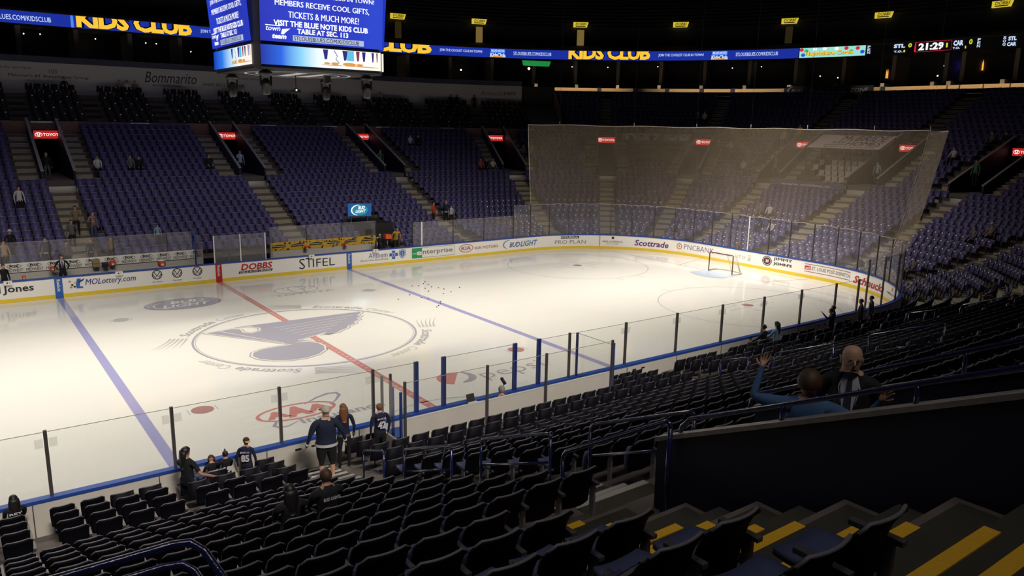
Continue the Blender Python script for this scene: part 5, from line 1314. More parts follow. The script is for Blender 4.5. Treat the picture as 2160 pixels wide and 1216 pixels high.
b = MB(); b.box((10.62, 13.5, 1.02), (10.98, 13.8, 1.10), m_post); b.box((10.6, 13.45, 1.62), (11.0, 13.85, 1.90), m_or); b.tube([(10.8, 13.65, 1.1), (10.8, 13.65, 1.62)], .04, m_steel, 8); b.tube([(10.8, 13.65, .0), (10.8, 13.65, 1.02)], .04, m_steel, 8)
b.build('equipment_stand', label='steel stand carrying a red box in the tunnel beside the yellow wall', cat='stand')
b = MB(); b.box((10.62, 12.98+1.8, 0), (10.86, 14.9, 1.55), m_bwhite); b.box((10.87, 14.7, 0), (10.97, 14.9, 1.6), m_black); b.build('bench_end_panel', label='white and black end panel of the right far bench', cat='panel')

# ================================================================ party deck behind the net
mcb = thing('awning', tuple(P(37, 15, 8)), 'pale slanted awning lettered McBRIDE & SON HOMES above the end deck', 'awning')
aw = lambda u, v, off=0.0: P(34.77+5.03*u, 13.9+2.5*v, 7.62+1.02*v+off) if True else None
b = MB(); b.add([aw(i/12, j, 0) for i in range(13) for j in (0, 1)], [(2*i, 2*i+2, 2*i+3, 2*i+1) for i in range(12)], mat('awning_cloth', (.85, .74, .72), .7)); b.add([aw(i/12, j, -.06) for i in range(13) for j in (0, 1)], [(2*i, 2*i+1, 2*i+3, 2*i+2) for i in range(12)], m_dark); b.build('canopy', mcb)
b = MB(); ai = mat('awning_ink', (.16, .10, .14), .7)
text(b, 'McBRIDE', aw, .20, .95, .55, .92, ai, .05, .1, .02); text(b, '& SON', aw, .12, .34, .36, .52, ai, .03, .1, .02); text(b, 'HOMES', aw, .38, .93, .20, .50, ai, .05, .1, .02); rect(b, .1, .96, .94, .965, ai, aw, .02, 8); rect(b, .08, .36, .24, .27, ai, aw, .02, 3); text(b, 'MISSOURI BUILDERS', aw, .1, .9, .06, .13, ai, .01, .1, .02)
b.build('awning_lettering', mcb)
b = MB()
for s in (34.8, 37.2, 39.7): b.bar(P(s, 13.95, 4.9), P(s, 13.95, 7.6), .08, .08, m_dark); b.bar(P(s, 16.3, 6.0), P(s, 16.3, 8.6), .08, .08, m_dark)
b.build('awning_post', mcb)
b = MB(); curb(b, 34.15, 38.75, 11.52, 11.60, 4.35, 5.10, mat('deck_panel', (.10, .10, .17), .6), 1); dp = b.build('deck_fascia', label='dark blue deck front lettered www.mcbridehomes.com', cat='panel')
b = MB(); text(b, 'www.mcbridehomes.com', face_in(11.52), 34.54, 37.6, 4.66, 4.94, mat('deck_ink', (.85, .83, .83), .6), .01, 0, .02, ); b.build('panel_lettering', dp)
m_ws = mat('pale_chair', (.42, .38, .34), .6)
ds = None
for i in range(7):
    D = 12.67+.84*i; z = ROWS[NR+11+i][1]
    if D > 18: break
    ns = [3+0, 5, 6, 6, 6, 5, 5][i]
    for k in range(ns):
        s = 37.85-.56*k
        if ds is None:
            ds = thing('pale_chair', tuple(P(s, D, z)), '', 'seat'); ds.rotation_euler = (0, 0, yaw_at(s))
            b = MB(); b.box((-.22, .05, .45), (.22, .09, .84), m_ws, lambda v: v+Vector((0, -.08*(v.z-.45), 0))); b.build('backrest', ds).matrix_parent_inverse = Matrix.Identity(4)
            b = MB(); b.box((-.21, .09, .40), (.21, .42, .46), m_ws); b.build('seat_pan', ds).matrix_parent_inverse = Matrix.Identity(4)
            b = MB(); b.box((-.03, .1, 0), (.03, .2, .4), m_steel); b.build('stand_post', ds).matrix_parent_inverse = Matrix.Identity(4); o = ds
        else: o = dup(ds, P(s, D, z), yaw_at(s))
        o['label'] = 'pale deck seat under the awning, %s row up, %s from its right end' % (ORD[i+1], ORD[k+1]); o['group'] = 'pale seats on the end deck'
# player photo banner between two portals
pb = thing('photo_banner', tuple(P(29.6, 19, 8)), 'grey banner with player photos around an orange number 7', 'banner')
b = MB(); curb(b, 28.6, 30.62, 18.95, 19.0, 7.6, 8.42, mat('banner_grey', (.32, .31, .32), .7), 1); b.build('cloth', pb)
b = MB(); Fp = face_in(18.95); gy = mat('banner_light', (.70, .68, .66), .7)
for c, mm in ((28.85, gy), (29.2, mat('banner_tan', (.42, .30, .18), .7)), (30.1, gy), (30.42, gy)):
    b.poly([(x, y, .012) for x, y in ellipse(c, 8.02, .13, .28, 16)], mm, Fp); b.poly([(x, y, .014) for x, y in ellipse(c, 8.12, .06, .14, 14)], m_dark, Fp); rect(b, c-.14, c+.12, 7.66, 7.70, gy, Fp, .02)
rect(b, 29.42, 29.86, 7.64, 8.4, m_dark, Fp, .011); text(b, '7', Fp, 29.52, 29.76, 7.72, 8.34, mat('banner_orange', (.80, .36, .06), .7), .06, .1, .03); text(b, '#', Fp, 29.45, 29.50, 8.2, 8.3, gy, .03, 0, .02)
b.build('banner_print', pb)

# ================================================================ handrails in the near aisles
def handrail(pts, label, group='dark blue aisle handrails', mid=True, h=.95, rad=.024, d=None):
    """pts: two ends of the top rail; legs drop to the stairs"""
    (x0, y0, z0), (x1, y1, z1) = pts; t = thing('handrail', (x0, y0, z0-h), label, 'handrail', group)
    A = Vector(pts[0]); Bq = Vector(pts[1]); u = (Bq-A).normalized(); r = .09; dn = Vector((0, 0, -1))
    b = MB(); arc = lambda c, a_, b_: [c+a_*math.cos(k*PI/8)+b_*math.sin(k*PI/8) for k in range(5)]
    p0 = A+dn*r+u*0; path = [A+dn*(r+.02)]+[A+dn*r+u*r+(-u)*r*math.cos(k*PI/8)+(-dn)*r*math.sin(k*PI/8) for k in range(1, 5)]
    path += [Bq+dn*r-u*r+(-dn)*r*math.cos(k*PI/8)+u*r*math.sin(k*PI/8) for k in range(0, 5)]
    b.tube(path, rad, m_rail, 10); b.build('top_rail', t)
    if mid:
        b = MB(); b.tube([A+dn*.47, Bq+dn*.47], rad*.85, m_rail, 8); b.build('mid_rail', t)
    for q in (A, Bq):
        b = MB(); b.tube([q+dn*r, q+dn*h], rad, m_rail, 10); b.box((q.x-.05, q.y-.05, q.z-h), (q.x+.05, q.y+.05, q.z-h+.012), m_rail); b.build('post', t)
    return t
segs = [((-15.8, 1.70), (-16.8, 2.06), .95), ((-17.71, 2.42), (-19.52, 3.16), 1.02), ((-20.48, 3.62), (-22.33, 4.37), 1.1), ((-23.2, 4.80), (-25.0, 5.58), 1.15)]
for j, (x, nm) in enumerate(((-4.93, 'the centre line aisle'), (7.42, 'the aisle below the right blue line'), (19.2, 'the near corner aisle'))):
    for k, ((y0, z0), (y1, z1), h) in enumerate(segs):
        if j and k == 3: continue
        handrail(((x, y0, z0), (x, y1, z1)), 'blue looped handrail on %s, %s up from the boards' % (nm, ORD[k+1]), h=h)
handrail(((-6.06, -23.94, 4.94), (-6.06, -25.62, 5.92)), 'glossy blue handrail climbing to the navy portal wall', h=1.05, rad=.027, mid=False)
# rails along the tops of the navy portal walls
for j, (x, y0, z0, sl, lab) in enumerate(((-5.93, -25.66, 5.90, .463, 'long glossy blue rail along the nearer navy portal wall'), (-4.27, -25.3, 5.74, .49, 'long glossy blue rail along the farther navy portal wall'))):
    t = thing('wall_rail', (x, y0, z0-.3), lab, 'handrail', 'rails on the portal walls'); b = MB(); L = 5.6
    b.tube([(x, y0+.03, z0-.24), (x, y0, z0-.06), (x, y0-.05, z0-.015)]+[(x, y0-.1-L*k/12, z0+sl*(.1+L*k/12)) for k in range(13)], .024, m_rail, 10); b.build('top_rail', t)
    for q in (1.15, 2.3, 3.4, 4.6):
        b = MB(); zz = z0+sl*q; b.tube([(x, y0-q, zz-.26), (x, y0-q, zz)], .022, m_rail, 8); b.build('post', t)
t = thing('platform_rail', (-10.9, -26.4, 5.3), 'shiny blue double rail turning a corner at the bottom left', 'handrail')
b = MB(); b.tube([(-14.5, -26.3, 6.46), (-11.02, -26.32, 6.49), (-10.93, -26.34, 6.485), (-10.87, -26.40, 6.44), (-10.75, -26.62, 6.20), (-10.6, -26.9, 5.9)], .023, m_rail, 12); b.build('top_rail', t)
b = MB(); b.tube([(-14.5, -26.36, 6.37), (-11.09, -26.37, 6.40), (-10.99, -26.39, 6.395), (-10.94, -26.44, 6.36), (-10.82, -26.66, 6.12), (-10.68, -26.93, 5.83)], .02, m_rail, 10); b.build('mid_rail', t)
b = MB(); b.tube([(-12.2, -26.33, 6.45), (-12.2, -26.33, 4.9)], .024, m_rail, 8); b.build('post', t)
# laptop and microphone on the scorer desk
t = thing('laptop', (-.33, -13.3, 1.09), 'small open laptop on the scorer desk left of the seated official', 'laptop')
b = MB(); b.box((-.48, -13.42, 1.09), (-.18, -13.22, 1.11), m_wh2); b.build('keyboard', t)
b = MB(); b.add([(-.46, -13.2, 1.11), (-.20, -13.2, 1.11), (-.20, -13.12, 1.31), (-.46, -13.12, 1.31), (-.46, -13.18, 1.11), (-.20, -13.18, 1.11), (-.20, -13.10, 1.31), (-.46, -13.10, 1.31)], [(0, 1, 2, 3), (7, 6, 5, 4), (0, 4, 5, 1), (2, 6, 7, 3), (1, 5, 6, 2), (3, 7, 4, 0)], m_fix); b.build('screen', t)
t = thing('microphone', (.80, -13.2, 1.09), 'black microphone on a thin stand right of the seated official', 'microphone')
b = MB(); b.tube([(.80, -13.2, 1.09), (.80, -13.2, 1.42)], .012, m_black, 6); b.lathe((.8, -13.2, 1.09), [(.08, 0), (.08, .015), (.02, .03)], m_black, 12); b.build('stand', t)
b = MB(); b.tube([(.84, -13.22, 1.42), (.76, -13.18, 1.56)], .05, m_black, 8); b.ball((.75, -13.18, 1.58), .055, m_black, 8, 6); b.build('head', t)
# ================================================================ people
SKINS = {}
def skin(c, n): return mat('skin_'+n, c, .55)
sk_l = skin((.55, .32, .22), 'light'); sk_m = skin((.40, .21, .13), 'mid'); sk_d = skin((.20, .09, .05), 'deep')
h_br = mat('hair_brown', (.07, .035, .018), .6, noise=.3, nscale=40); h_bk = mat('hair_black', (.012, .01, .01), .5); h_rd = mat('hair_auburn', (.20, .075, .03), .6, noise=.3, nscale=40); h_gr = mat('hair_grey', (.30, .28, .26), .7)
cl = {}
def cloth(n, c): 
    return mat('cloth_'+n, c, .85, noise=.15, nscale=20)
k_navy = cloth('navy', (.009, .013, .038)); k_black = cloth('black', (.006, .006, .008)); k_white = cloth('white', (.50, .48, .48)); k_denim = cloth('denim', (.06, .09, .17)); k_blue = cloth('blue', (.05, .12, .27))
k_red = cloth('red', (.5, .05, .03)); k_yel = cloth('yellow', (.70, .38, .03)); k_grey = cloth('grey', (.11, .11, .12)); k_green = cloth('green', (.04, .14, .07)); k_tan = cloth('tan', (.20, .14, .08)); k_suit = cloth('suit', (.010, .010, .013)); k_shirt = cloth('pale_shirt', (.48, .50, .60)); k_lb = cloth('light_blue', (.22, .38, .52))
k_beige = cloth('beige', (.45, .40, .33)); k_num = mat('number_white', (.65, .63, .64), .8)
def seg_d(p, a, b):
    ab = b-a; t = max(0, min(1, (p-a).dot(ab)/max(1e-9, ab.dot(ab)))); return (p-(a+ab*t)).length
def skin_mesh(verts, edges, rads, root=0, sub=1):
    me = bpy.data.meshes.new('tmp'); me.from_pydata([tuple(v) for v in verts], edges, []); o = bpy.data.objects.new('tmp', me); COL.objects.link(o)
    o.modifiers.new('s', 'SKIN'); o.modifiers.new('u', 'SUBSURF').levels = sub
    if not me.skin_vertices: pass
    for i, r in enumerate(rads): me.skin_vertices[0].data[i].radius = r if isinstance(r, tuple) else (r, r)
    for i in range(len(verts)): me.skin_vertices[0].data[i].use_root = (i == root)
    dg = bpy.context.evaluated_depsgraph_get(); dg.update()
    out = bpy.data.meshes.new_from_object(o.evaluated_get(dg)); bpy.data.objects.remove(o); bpy.data.meshes.remove(me)
    return out
def person(loc, az, label, h=1.75, sit=False, top=k_navy, legs=k_black, skn=sk_l, hair=h_br, style='short', lh=None, rh=None, sleeves='long', lean=0.0, turn=0.0, cap=None, number=None, name=None,
           hem=None, detail=False, fat=1.0, shorts=False, collar=None, nod=0.0, suit=False, group=None, extra=None, sub=1, hs=1.0):
    k = h/1.75; z0 = .57 if sit else .93; S = lambda x, y, z: Vector((x, y, z))
    sp = lean
    pel = S(0, 0, z0); wa = S(0, .02+sp*.15, z0+.18); ch = S(0, .0+sp*.38, z0+.37); nb = S(0, -.01+sp*.52, z0+.52); nk = S(0, .01+sp*.60, z0+.60)
    hd = Vector((math.sin(turn)*.02, .03+sp*.7+nod, z0+.70))
    V = []; Ed = []; R = []; T = []
    def add(p, r, par, tg):
        V.append(p); R.append(r); T.append(tg)
        if par is not None: Ed.append((par, len(V)-1))
        return len(V)-1
    f = fat
    i0 = add(pel, (.155*f, .115*f), None, 'hip'); i1 = add(wa, (.145*f, .105*f), i0, 'torso'); i2 = add(ch, (.165*f, .115*f), i1, 'torso'); i3 = add(nb, (.10*max(1, f*.9), .075), i2, 'torso'); i4 = add(nk, (.05, .052), i3, 'neck')
    i5 = add(hd+S(0, .015, -.05)*hs, (.068*hs, .080*hs), i4, 'head'); i6 = add(hd+S(0, 0, .02)*hs, (.083*hs, .100*hs), i5, 'head'); i7 = add(hd+S(0, -.01, .085)*hs, (.075*hs, .090*hs), i6, 'head'); i8 = add(hd+S(0, -.012, .118)*hs, (.035*hs, .045*hs), i7, 'head')
    hands = []
    for sg_, tgt in ((-1, lh), (1, rh)):
        sh = S(sg_*(.19 if f < 1.1 else .215 if f < 1.4 else .235), nb.y-.005, nb.z-.045)
        if tgt is None: tgt = S(sg_*.27, .05, z0-.10) if not sit else S(sg_*.14, .40, z0+.10)
        else: tgt = Vector(tgt)
        d = tgt-sh; L = min(d.length, .555); tgt = sh+d.normalized()*L; mid = (sh+tgt)/2; bend = math.sqrt(max(0, .285**2-(L/2)**2))
        out = S(sg_*.55, -.45, -.7); out -= d.normalized()*out.dot(d.normalized()); out.normalize(); el = mid+out*bend
        a = add(sh, .062*f, i3, 'uarm'); a2 = add(sh.lerp(el, .5), .052*f, a, 'uarm'); b_ = add(el, .044, a2, 'farm'); c = add(el.lerp(tgt, .6), .036, b_, 'farm'); w = add(tgt, .026, c, 'wrist')
        hdv = (tgt-el).normalized(); palm = add(tgt+hdv*.055, (.036, .018), w, 'hand')
        if detail:
            side = hdv.cross(S(0, 0, 1) if abs(hdv.z) < .8 else S(0, 1, 0)).normalized(); upv = side.cross(hdv)
            for q, (off, ln) in enumerate(((-.030, .068), (-.010, .080), (.010, .076), (.030, .060))):
                p1 = tgt+hdv*.095+side*off; kk = add(p1, .0105, palm, 'hand'); p2 = p1+hdv*ln*.5+side*off*.3-upv*.006; k2 = add(p2, .0095, kk, 'hand'); add(p2+hdv*ln*.45-upv*(.016+.004*q)+side*off*.2, .0078, k2, 'hand')
            th = -1 if sg_ < 0 else 1; p1 = tgt+hdv*.045-side*th*.04; kk = add(p1, .0125, palm, 'hand'); k2 = add(p1+hdv*.03-side*th*.025, .011, kk, 'hand'); add(p1+hdv*.055-side*th*.035, .009, k2, 'hand')
        else:
            e1 = add(tgt+hdv*.11, (.034, .012), palm, 'hand'); add(tgt+hdv*.155, (.024, .009), e1, 'hand')
        hands.append((tgt, hdv))
    for sg_ in (-1, 1):
        if sit: pts = [(S(sg_*.10, .02, z0-.02), .092), (S(sg_*.11, .24, z0+.02), .078), (S(sg_*.12, .44, z0+.01), .062), (S(sg_*.12, .46, z0-.22), .052), (S(sg_*.12, .44, .07), .04), (S(sg_*.12, .50, .035), .038), (S(sg_*.12, .60, .03), .03)]
        else: pts = [(S(sg_*.10, 0, z0-.08), .10*f), (S(sg_*.11, .01, z0-.27), .082*f), (S(sg_*.115, .015, .50), .062), (S(sg_*.12, -.01, .34), .058), (S(sg_*.12, -.02, .09), .038), (S(sg_*.125, .03, .04), .040), (S(sg_*.13, .14, .032), .032)]
        tg = ['thigh', 'thigh', 'knee', 'shin', 'ankle', 'foot', 'foot']; pr_ = i0
        for (p_, r), tt in zip(pts, tg): pr_ = add(p_, r, pr_, tt)
    me = skin_mesh(V, Ed, R, 0, sub)
    mm = [skn, top, legs, mat('shoe_dark', (.03, .03, .03), .6)]
    def mi(tg, p):
        if tg in ('head', 'neck', 'hand'): return 0
        if tg in ('torso', 'uarm'): return 1
        if tg in ('farm', 'wrist'): return 1 if sleeves == 'long' else 0
        if tg == 'hip': return 1 if p.z > z0-.02 else 2
        if tg in ('thigh', 'knee'): return 2
        if tg in ('shin', 'ankle'): return 0 if shorts else 2
        return 3
    me.materials.clear()
    for m_ in mm: me.materials.append(m_)
    Vv = V
    for pl in me.polygons:
        c = pl.center; best = None
        for (a, b_) in Ed:
            d = seg_d(c, Vv[a], Vv[b_])/max(.03, (R[b_] if not isinstance(R[b_], tuple) else R[b_][0]))
            if best is None or d < best[0]:
                tt = b_ if (c-Vv[b_]).length < (c-Vv[a]).length else a
                best = (d, T[tt] if not (T[a] == 'torso' and T[b_] == 'neck') else ('neck' if (c-Vv[b_]).length < .075*hs else 'torso'))
        tg_ = best[1]
        if tg_ == 'torso' and c.z > nb.z+.05 and abs(c.x) < .10: tg_ = 'neck'
        pl.material_index = mi(tg_, c); pl.use_smooth = True
    if True:    # face: pull a nose, press the eye sockets on the front of the head
        for v in me.vertices:
            q = v.co-hd
            if abs(q.x) < .02 and q.y > .05 and -.045 < q.z < .015: v.co.y += .014*(1-abs(q.x)/.02)
    R3 = Matrix.Rotation(az-PI/2, 4, 'Z'); root = bpy.data.objects.new('person', me); COL.objects.link(root)
    me.transform(Matrix.Scale(k, 4)); root.location = loc; root.rotation_euler = (0, 0, az-PI/2); root['label'] = label; root['category'] = 'person'
    if group: root['group'] = group
    def child(b, nm, lab=None, hd_rot=False):
        o = b.build(nm)
        if hd_rot and (turn or hs != 1.0):
            sc_ = hs if nm != 'hair' else 1.0
            o.data.transform(Matrix.Translation(hd) @ Matrix.Rotation(turn, 4, 'Z') @ Matrix.Scale(sc_, 4) @ Matrix.Translation(-hd))
        o.data.transform(Matrix.Scale(k, 4)); o.parent = root
        if lab: o['label'] = lab
        return o
    # hair / cap
    if hair:
        b = MB(); n, kz = 14, 8; vs = []
        for j in range(kz+1):
            ph = PI/2*(1-j/kz*1.25)
            for i in range(n):
                a = 2*PI*i/n; fr = max(0, math.sin(a))          # +y is the face
                low = ph
                if fr > .3: low = max(ph, .35*fr)
                rr = (.092*hs, .108*hs, .104*hs); vs.append(hd+S(rr[0]*math.cos(low)*math.cos(a), -.012+rr[1]*math.cos(low)*math.sin(a), .03+rr[2]*math.sin(low)))
        b.add(vs, [(j*n+i, j*n+(i+1) % n, (j+1)*n+(i+1) % n, (j+1)*n+i) for j in range(kz) for i in range(n)]+[tuple(range(n))], hair, True)
        if style in ('long', 'pony'):
            w = .105 if style == 'long' else .035; L = .40 if style == 'long' else .24; vs = []; m_ = 8; rows_ = 7
            for j in range(rows_):
                t = j/(rows_-1); ww = w*(.95+.35*math.sin(PI*min(1, t*1.2))-.35*t); yy = hd.y-.07-.05*t+sp*-.1*t; zz = hd.z+.05-L*t
                for i in range(m_):
                    a = 2*PI*i/m_; vs.append(S(hd.x+ww*math.cos(a), yy+.065*math.sin(a)*(1.1-.5*t), zz))
            b.add(vs, [(j*m_+i, (j+1)*m_+i, (j+1)*m_+(i+1) % m_, j*m_+(i+1) % m_) for j in range(rows_-1) for i in range(m_)]+[tuple(range(m_)), tuple(range((rows_-1)*m_, rows_*m_))], hair, True)
        child(b, 'hair', None, True)
    if cap:
        cm, bm_, back = cap; b = MB(); n, kz = 16, 5; vs = []
        for j in range(kz+1):
            ph = PI/2*(1-j/kz)
            for i in range(n):
                a = 2*PI*i/n; vs.append(hd+S(.098*math.cos(ph)*math.cos(a), -.01+.113*math.cos(ph)*math.sin(a), .045+.10*math.sin(ph))*1.0)
        b.add(vs, [(j*n+i, (j+1)*n+i, (j+1)*n+(i+1) % n, j*n+(i+1) % n) for j in range(kz) for i in range(n)], cm, True); o = child(b, 'cap', None, True)
        b = MB(); sg_ = back; vs = []
        for zz in (.05, .062):
            for i in range(9):
                a = PI*(.15+.7*i/8); vs += [hd+S(.085*math.cos(a), sg_*.095*math.sin(a)-.01, zz), hd+S(.08*math.cos(a), sg_*(.10+.085*math.sin(a)**.6)-.01, zz-.02)]
        b.add(vs, [(2*i, 2*i+2, 2*i+3, 2*i+1) for i in range(8)]+[(18+2*i, 19+2*i, 21+2*i, 20+2*i) for i in range(8)], bm_, True); child(b, 'cap_brim', None, True)
    b = MB()
    for sx_ in (-1, 1): b.ball(hd+S(sx_*.076, -.005, .0), (.011, .018, .028), skn, 8, 6)
    child(b, 'ear', None, True)
    if detail:
        b = MB()
        for sx_ in (-1, 1): b.ball(hd+S(sx_*.03, .083, .018), (.011, .007, .006), mat('eye_dark', (.02, .015, .01), .3), 8, 6); b.tube([hd+S(sx_*.016, .094, .038), hd+S(sx_*.045, .086, .038)], .004, h_gr, 5)
        child(b, 'eye', None, True)
        b = MB(); b.tube([hd+S(0, .09, .02), hd+S(0, .108, -.012), hd+S(0, .095, -.022)], [.006, .010, .008], skn, 8); child(b, 'nose', None, True)
        b = MB(); b.tube([hd+S(-.022, .084, -.045), hd+S(0, .092, -.047), hd+S(.022, .084, -.045)], .006, mat('lip_skin', (.28, .10, .08), .5), 6); child(b, 'mouth', None, True)
    yb = nb.y
    if number or name:
        b = MB(); fb = lambda u, v, off=0.0: S(-u*-1.0*1, -(.122*f)+sp*.38*((v-z0)/.37)-off, v) if False else S(u, -(.128*f)+sp*.38*((v-z0)/.37)-off-.02, v)
        # seen from behind, left to right is -x to +x
        if name: text(b, name, fb, -.13, .13, z0+.40, z0+.455, k_num, .03, 0, .004)
        if number: text(b, number, fb, -.12, .12, z0+.13, z0+.36, k_num, .05, 0, .004)
        child(b, 'jersey_lettering')
    if hem:
        b = MB(); n = 20; vs = []
        for zz, gr in ((z0+.03, 1.07), (z0-.035, 1.10)):
            for i in range(n): a = 2*PI*i/n; vs.append(S(.150*f*gr*math.cos(a), .118*f*gr*math.sin(a)+.005, zz))
        b.add(vs, [(i, (i+1) % n, n+(i+1) % n, n+i) for i in range(n)], hem, True)
        for tgt, hv in hands: 
            pa = tgt-hv*.075; pb_ = tgt-hv*.02; b.tube([pa, pb_], .044, hem, 10)
        child(b, 'jersey_trim')
    if collar:
        b = MB(); b.tube([nb+S(.075*math.cos(a), .065*math.sin(a)+.005, .062-.015*math.sin(a)) for a in [2*PI*i/14 for i in range(14)]], .012, collar, 6, closed=True); child(b, 'collar')
    if suit:
        yf = ch.y+.115*f+.022
        b = MB(); b.add([S(-.06, nb.y+.095, nb.z+.055), S(.06, nb.y+.095, nb.z+.055), S(.095, nb.y+.135, nb.z-.05), S(.03, yf+.032, z0+.18), S(-.03, yf+.032, z0+.18), S(-.095, nb.y+.135, nb.z-.05)], [(0, 5, 4, 3, 2, 1)], k_shirt); child(b, 'shirt_front')
        b = MB(); b.add([S(-.02, nb.y+.115, nb.z+.03), S(.02, nb.y+.115, nb.z+.03), S(.034, yf+.045, z0+.24), S(0, yf+.045, z0+.16), S(-.034, yf+.045, z0+.24)], [(0, 4, 3, 2, 1)], mat('tie_dark', (.02, .02, .03), .6, noise=.5, nscale=60)); child(b, 'tie')
        b = MB()
        for sx_ in (-1, 1): b.add([S(sx_*.062, nb.y+.085, nb.z+.06), S(sx_*.13, nb.y+.10, nb.z-.0), S(sx_*.13, yf+.035, nb.z-.16), S(sx_*.025, yf+.045, z0+.16), S(sx_*.075, nb.y+.14, nb.z-.06)], [(0, 1, 2, 3, 4)], k_suit)
        child(b, 'lapel')
    if extra: extra(child, hd, hands, z0)
    return root
def on(D_y_x): return D_y_x
def fz(x, y):
    D = max(abs(y)-HY if abs(x) < AX else math.hypot(max(abs(x)-AX, 0), max(abs(y)-AY, 0))-RC, 0)
    return zfloor(D) if D > .25 else 0.0
def stand(x, y, az, label, **k): return person((x, y, k.pop('z', fz(x, y))), math.radians(az), label, **k)
def seated(x, y, az, label, **k): return person((x, y, k.pop('z', fz(x, y))), math.radians(az), label, sit=True, **k)
GP = 'spectators in the stands'
# --- two men talking in the near portal
def glasses(child, hd, hands, z0):
    b = MB(); gm = mat('spectacle_frame', (.25, .22, .20), .3, metal=.6)
    for s_ in (-1, 1): b.tube([hd+Vector((s_*.032+.022*math.cos(a), .098, .018+.016*math.sin(a))) for a in [2*PI*i/12 for i in range(12)]], .0022, gm, 5, closed=True); b.tube([hd+Vector((s_*.054, .096, .02)), hd+Vector((s_*.080, .0, .02))], .002, gm, 4)
    child(b, 'spectacles', None, True)
stand(-4.92, -26.86, 207, 'person with bald head in a dark suit, white shirt and tie', z=4.97, h=1.86, top=k_suit, legs=k_suit, skn=sk_l, hair=None, suit=True, collar=k_shirt, detail=True, fat=1.3, hs=1.18, turn=.25, extra=glasses, sub=2)
stand(-5.52, -26.80, 34, 'person in a blue shirt seen from behind, both hands raised', z=4.97, h=1.68, top=k_blue, legs=k_black, skn=sk_l, hair=h_br, detail=True, fat=1.45, hs=1.3, lh=(-.46, .12, 1.70), rh=(.60, -.22, 1.62), sub=2)
# --- group at the near boards
stand(-5.28, -14.55, 75, 'tall person in navy jersey, shorts and pale cap at the near boards', h=1.86, top=k_navy, legs=k_black, shorts=True, hair=None, cap=(k_beige, mat('cap_brim_brown', (.12, .03, .02), .7), 1), hem=k_white, collar=k_white, fat=1.55, hs=1.1, turn=.5, lh=(-.42, .05, .88), rh=(.42, .05, .90), sub=2)
stand(-4.62, -14.05, 80, 'person with long auburn hair and dark jersey right of the capped person', h=1.66, top=k_navy, legs=k_black, hair=h_rd, style='long', hem=k_grey)
stand(-3.72, -14.2, 85, 'person with auburn hair in a navy jersey lettered BACKES 42', h=1.52, top=k_navy, legs=k_black, hair=h_rd, number='42', name='BACKES', collar=k_white, fat=1.1)
seated(-8.25, -13.95, 40, 'person with long black hair reaching an arm along the seats', h=1.74, top=k_black, legs=k_denim, hair=h_bk, style='long', skn=sk_m, sleeves='short', rh=(.55, .15, .72), turn=-.5)
seated(-7.62, -13.5, 100, 'small child with brown hair and face turned to the camera at the front row', h=1.22, top=k_black, hair=h_br, style='long', turn=2.6, z=.42)
seated(-7.30, -13.5, 90, 'child with a spiky dark mohawk and dark jersey', h=1.25, top=k_black, hair=h_bk, number='19', z=.42, extra=lambda child, hd, hands, z0: child((lambda b: (b.add([hd+Vector(v) for v in ((-.02, -.08, .12), (.02, -.08, .12), (.02, .07, .12), (-.02, .07, .12), (.01, -.05, .19), (.0, .02, .21))], [(0, 1, 4), (1, 2, 5, 4), (2, 3, 5), (3, 0, 4, 5)], h_bk), b)[1])(MB()), 'hair_crest'))
stand(-6.80, -13.40, 60, 'youngster in dark cap with yellow brim and striped jersey', z=.2, h=1.38, top=k_navy, hair=h_bk, cap=(mat('cap_maroon', (.05, .018, .02), .7), k_yel, -1), number='85', name='BERG', turn=.6, collar=k_white)
seated(-11.42, -13.6, 95, 'person with long dark hair and dark jersey at the bottom left corner', h=1.5, top=k_black, hair=h_bk, style='long', number='22', name='REY')
seated(-8.55, -21.25, 90, 'person with long dark hair in a black top, seated alone with back turned', h=1.5, top=k_black, hair=h_bk, style='long', fat=1.1)
seated(-8.03, -21.25, 92, 'person with short hair in a black shirt lettered BUD LIGHT', h=1.6, top=k_black, hair=h_br, fat=1.2, skn=sk_m, name='BUD LIGHT')
seated(.18, -13.98, 80, 'bald official in dark jacket sitting in the scorer bench', z=.22, h=1.86, top=k_suit, legs=k_black, hair=h_gr, fat=1.1)
seated(12.55, -13.72, 100, 'person with dark hair and dark coat at boards, left of pair', h=1.7, top=k_black, hair=h_bk); seated(13.35, -13.72, 95, 'person with dark hair and pale blue top at boards', h=1.72, top=k_lb, hair=h_bk, style='long')
stand(16.55, -14.0, 115, 'person in dark jersey lifting a phone toward the ice', h=1.62, top=k_navy, hair=h_bk, number='9', name='TARASEN', lh=(-.42, .30, 1.58), collar=k_white, z=.25)
stand(16.95, -13.85, 120, 'person in dark jersey leaning beside the one lifting a phone', h=1.66, top=k_navy, hair=h_br, z=.25)
stand(18.95, -13.9, 120, 'person in dark jersey with number 12 on the back', h=1.66, top=k_black, hair=h_br, number='12', name='LEHT', fat=1.1, z=.3)
stand(19.95, -13.8, 130, 'person in dark navy jersey turned left at the near corner glass', h=1.66, top=k_navy, hair=h_bk, number='2', z=.3)
seated(24.9, -16.6, 140, 'person in a black top sitting alone in the dark corner seats', h=1.8, top=k_black, legs=k_tan, hair=h_bk)
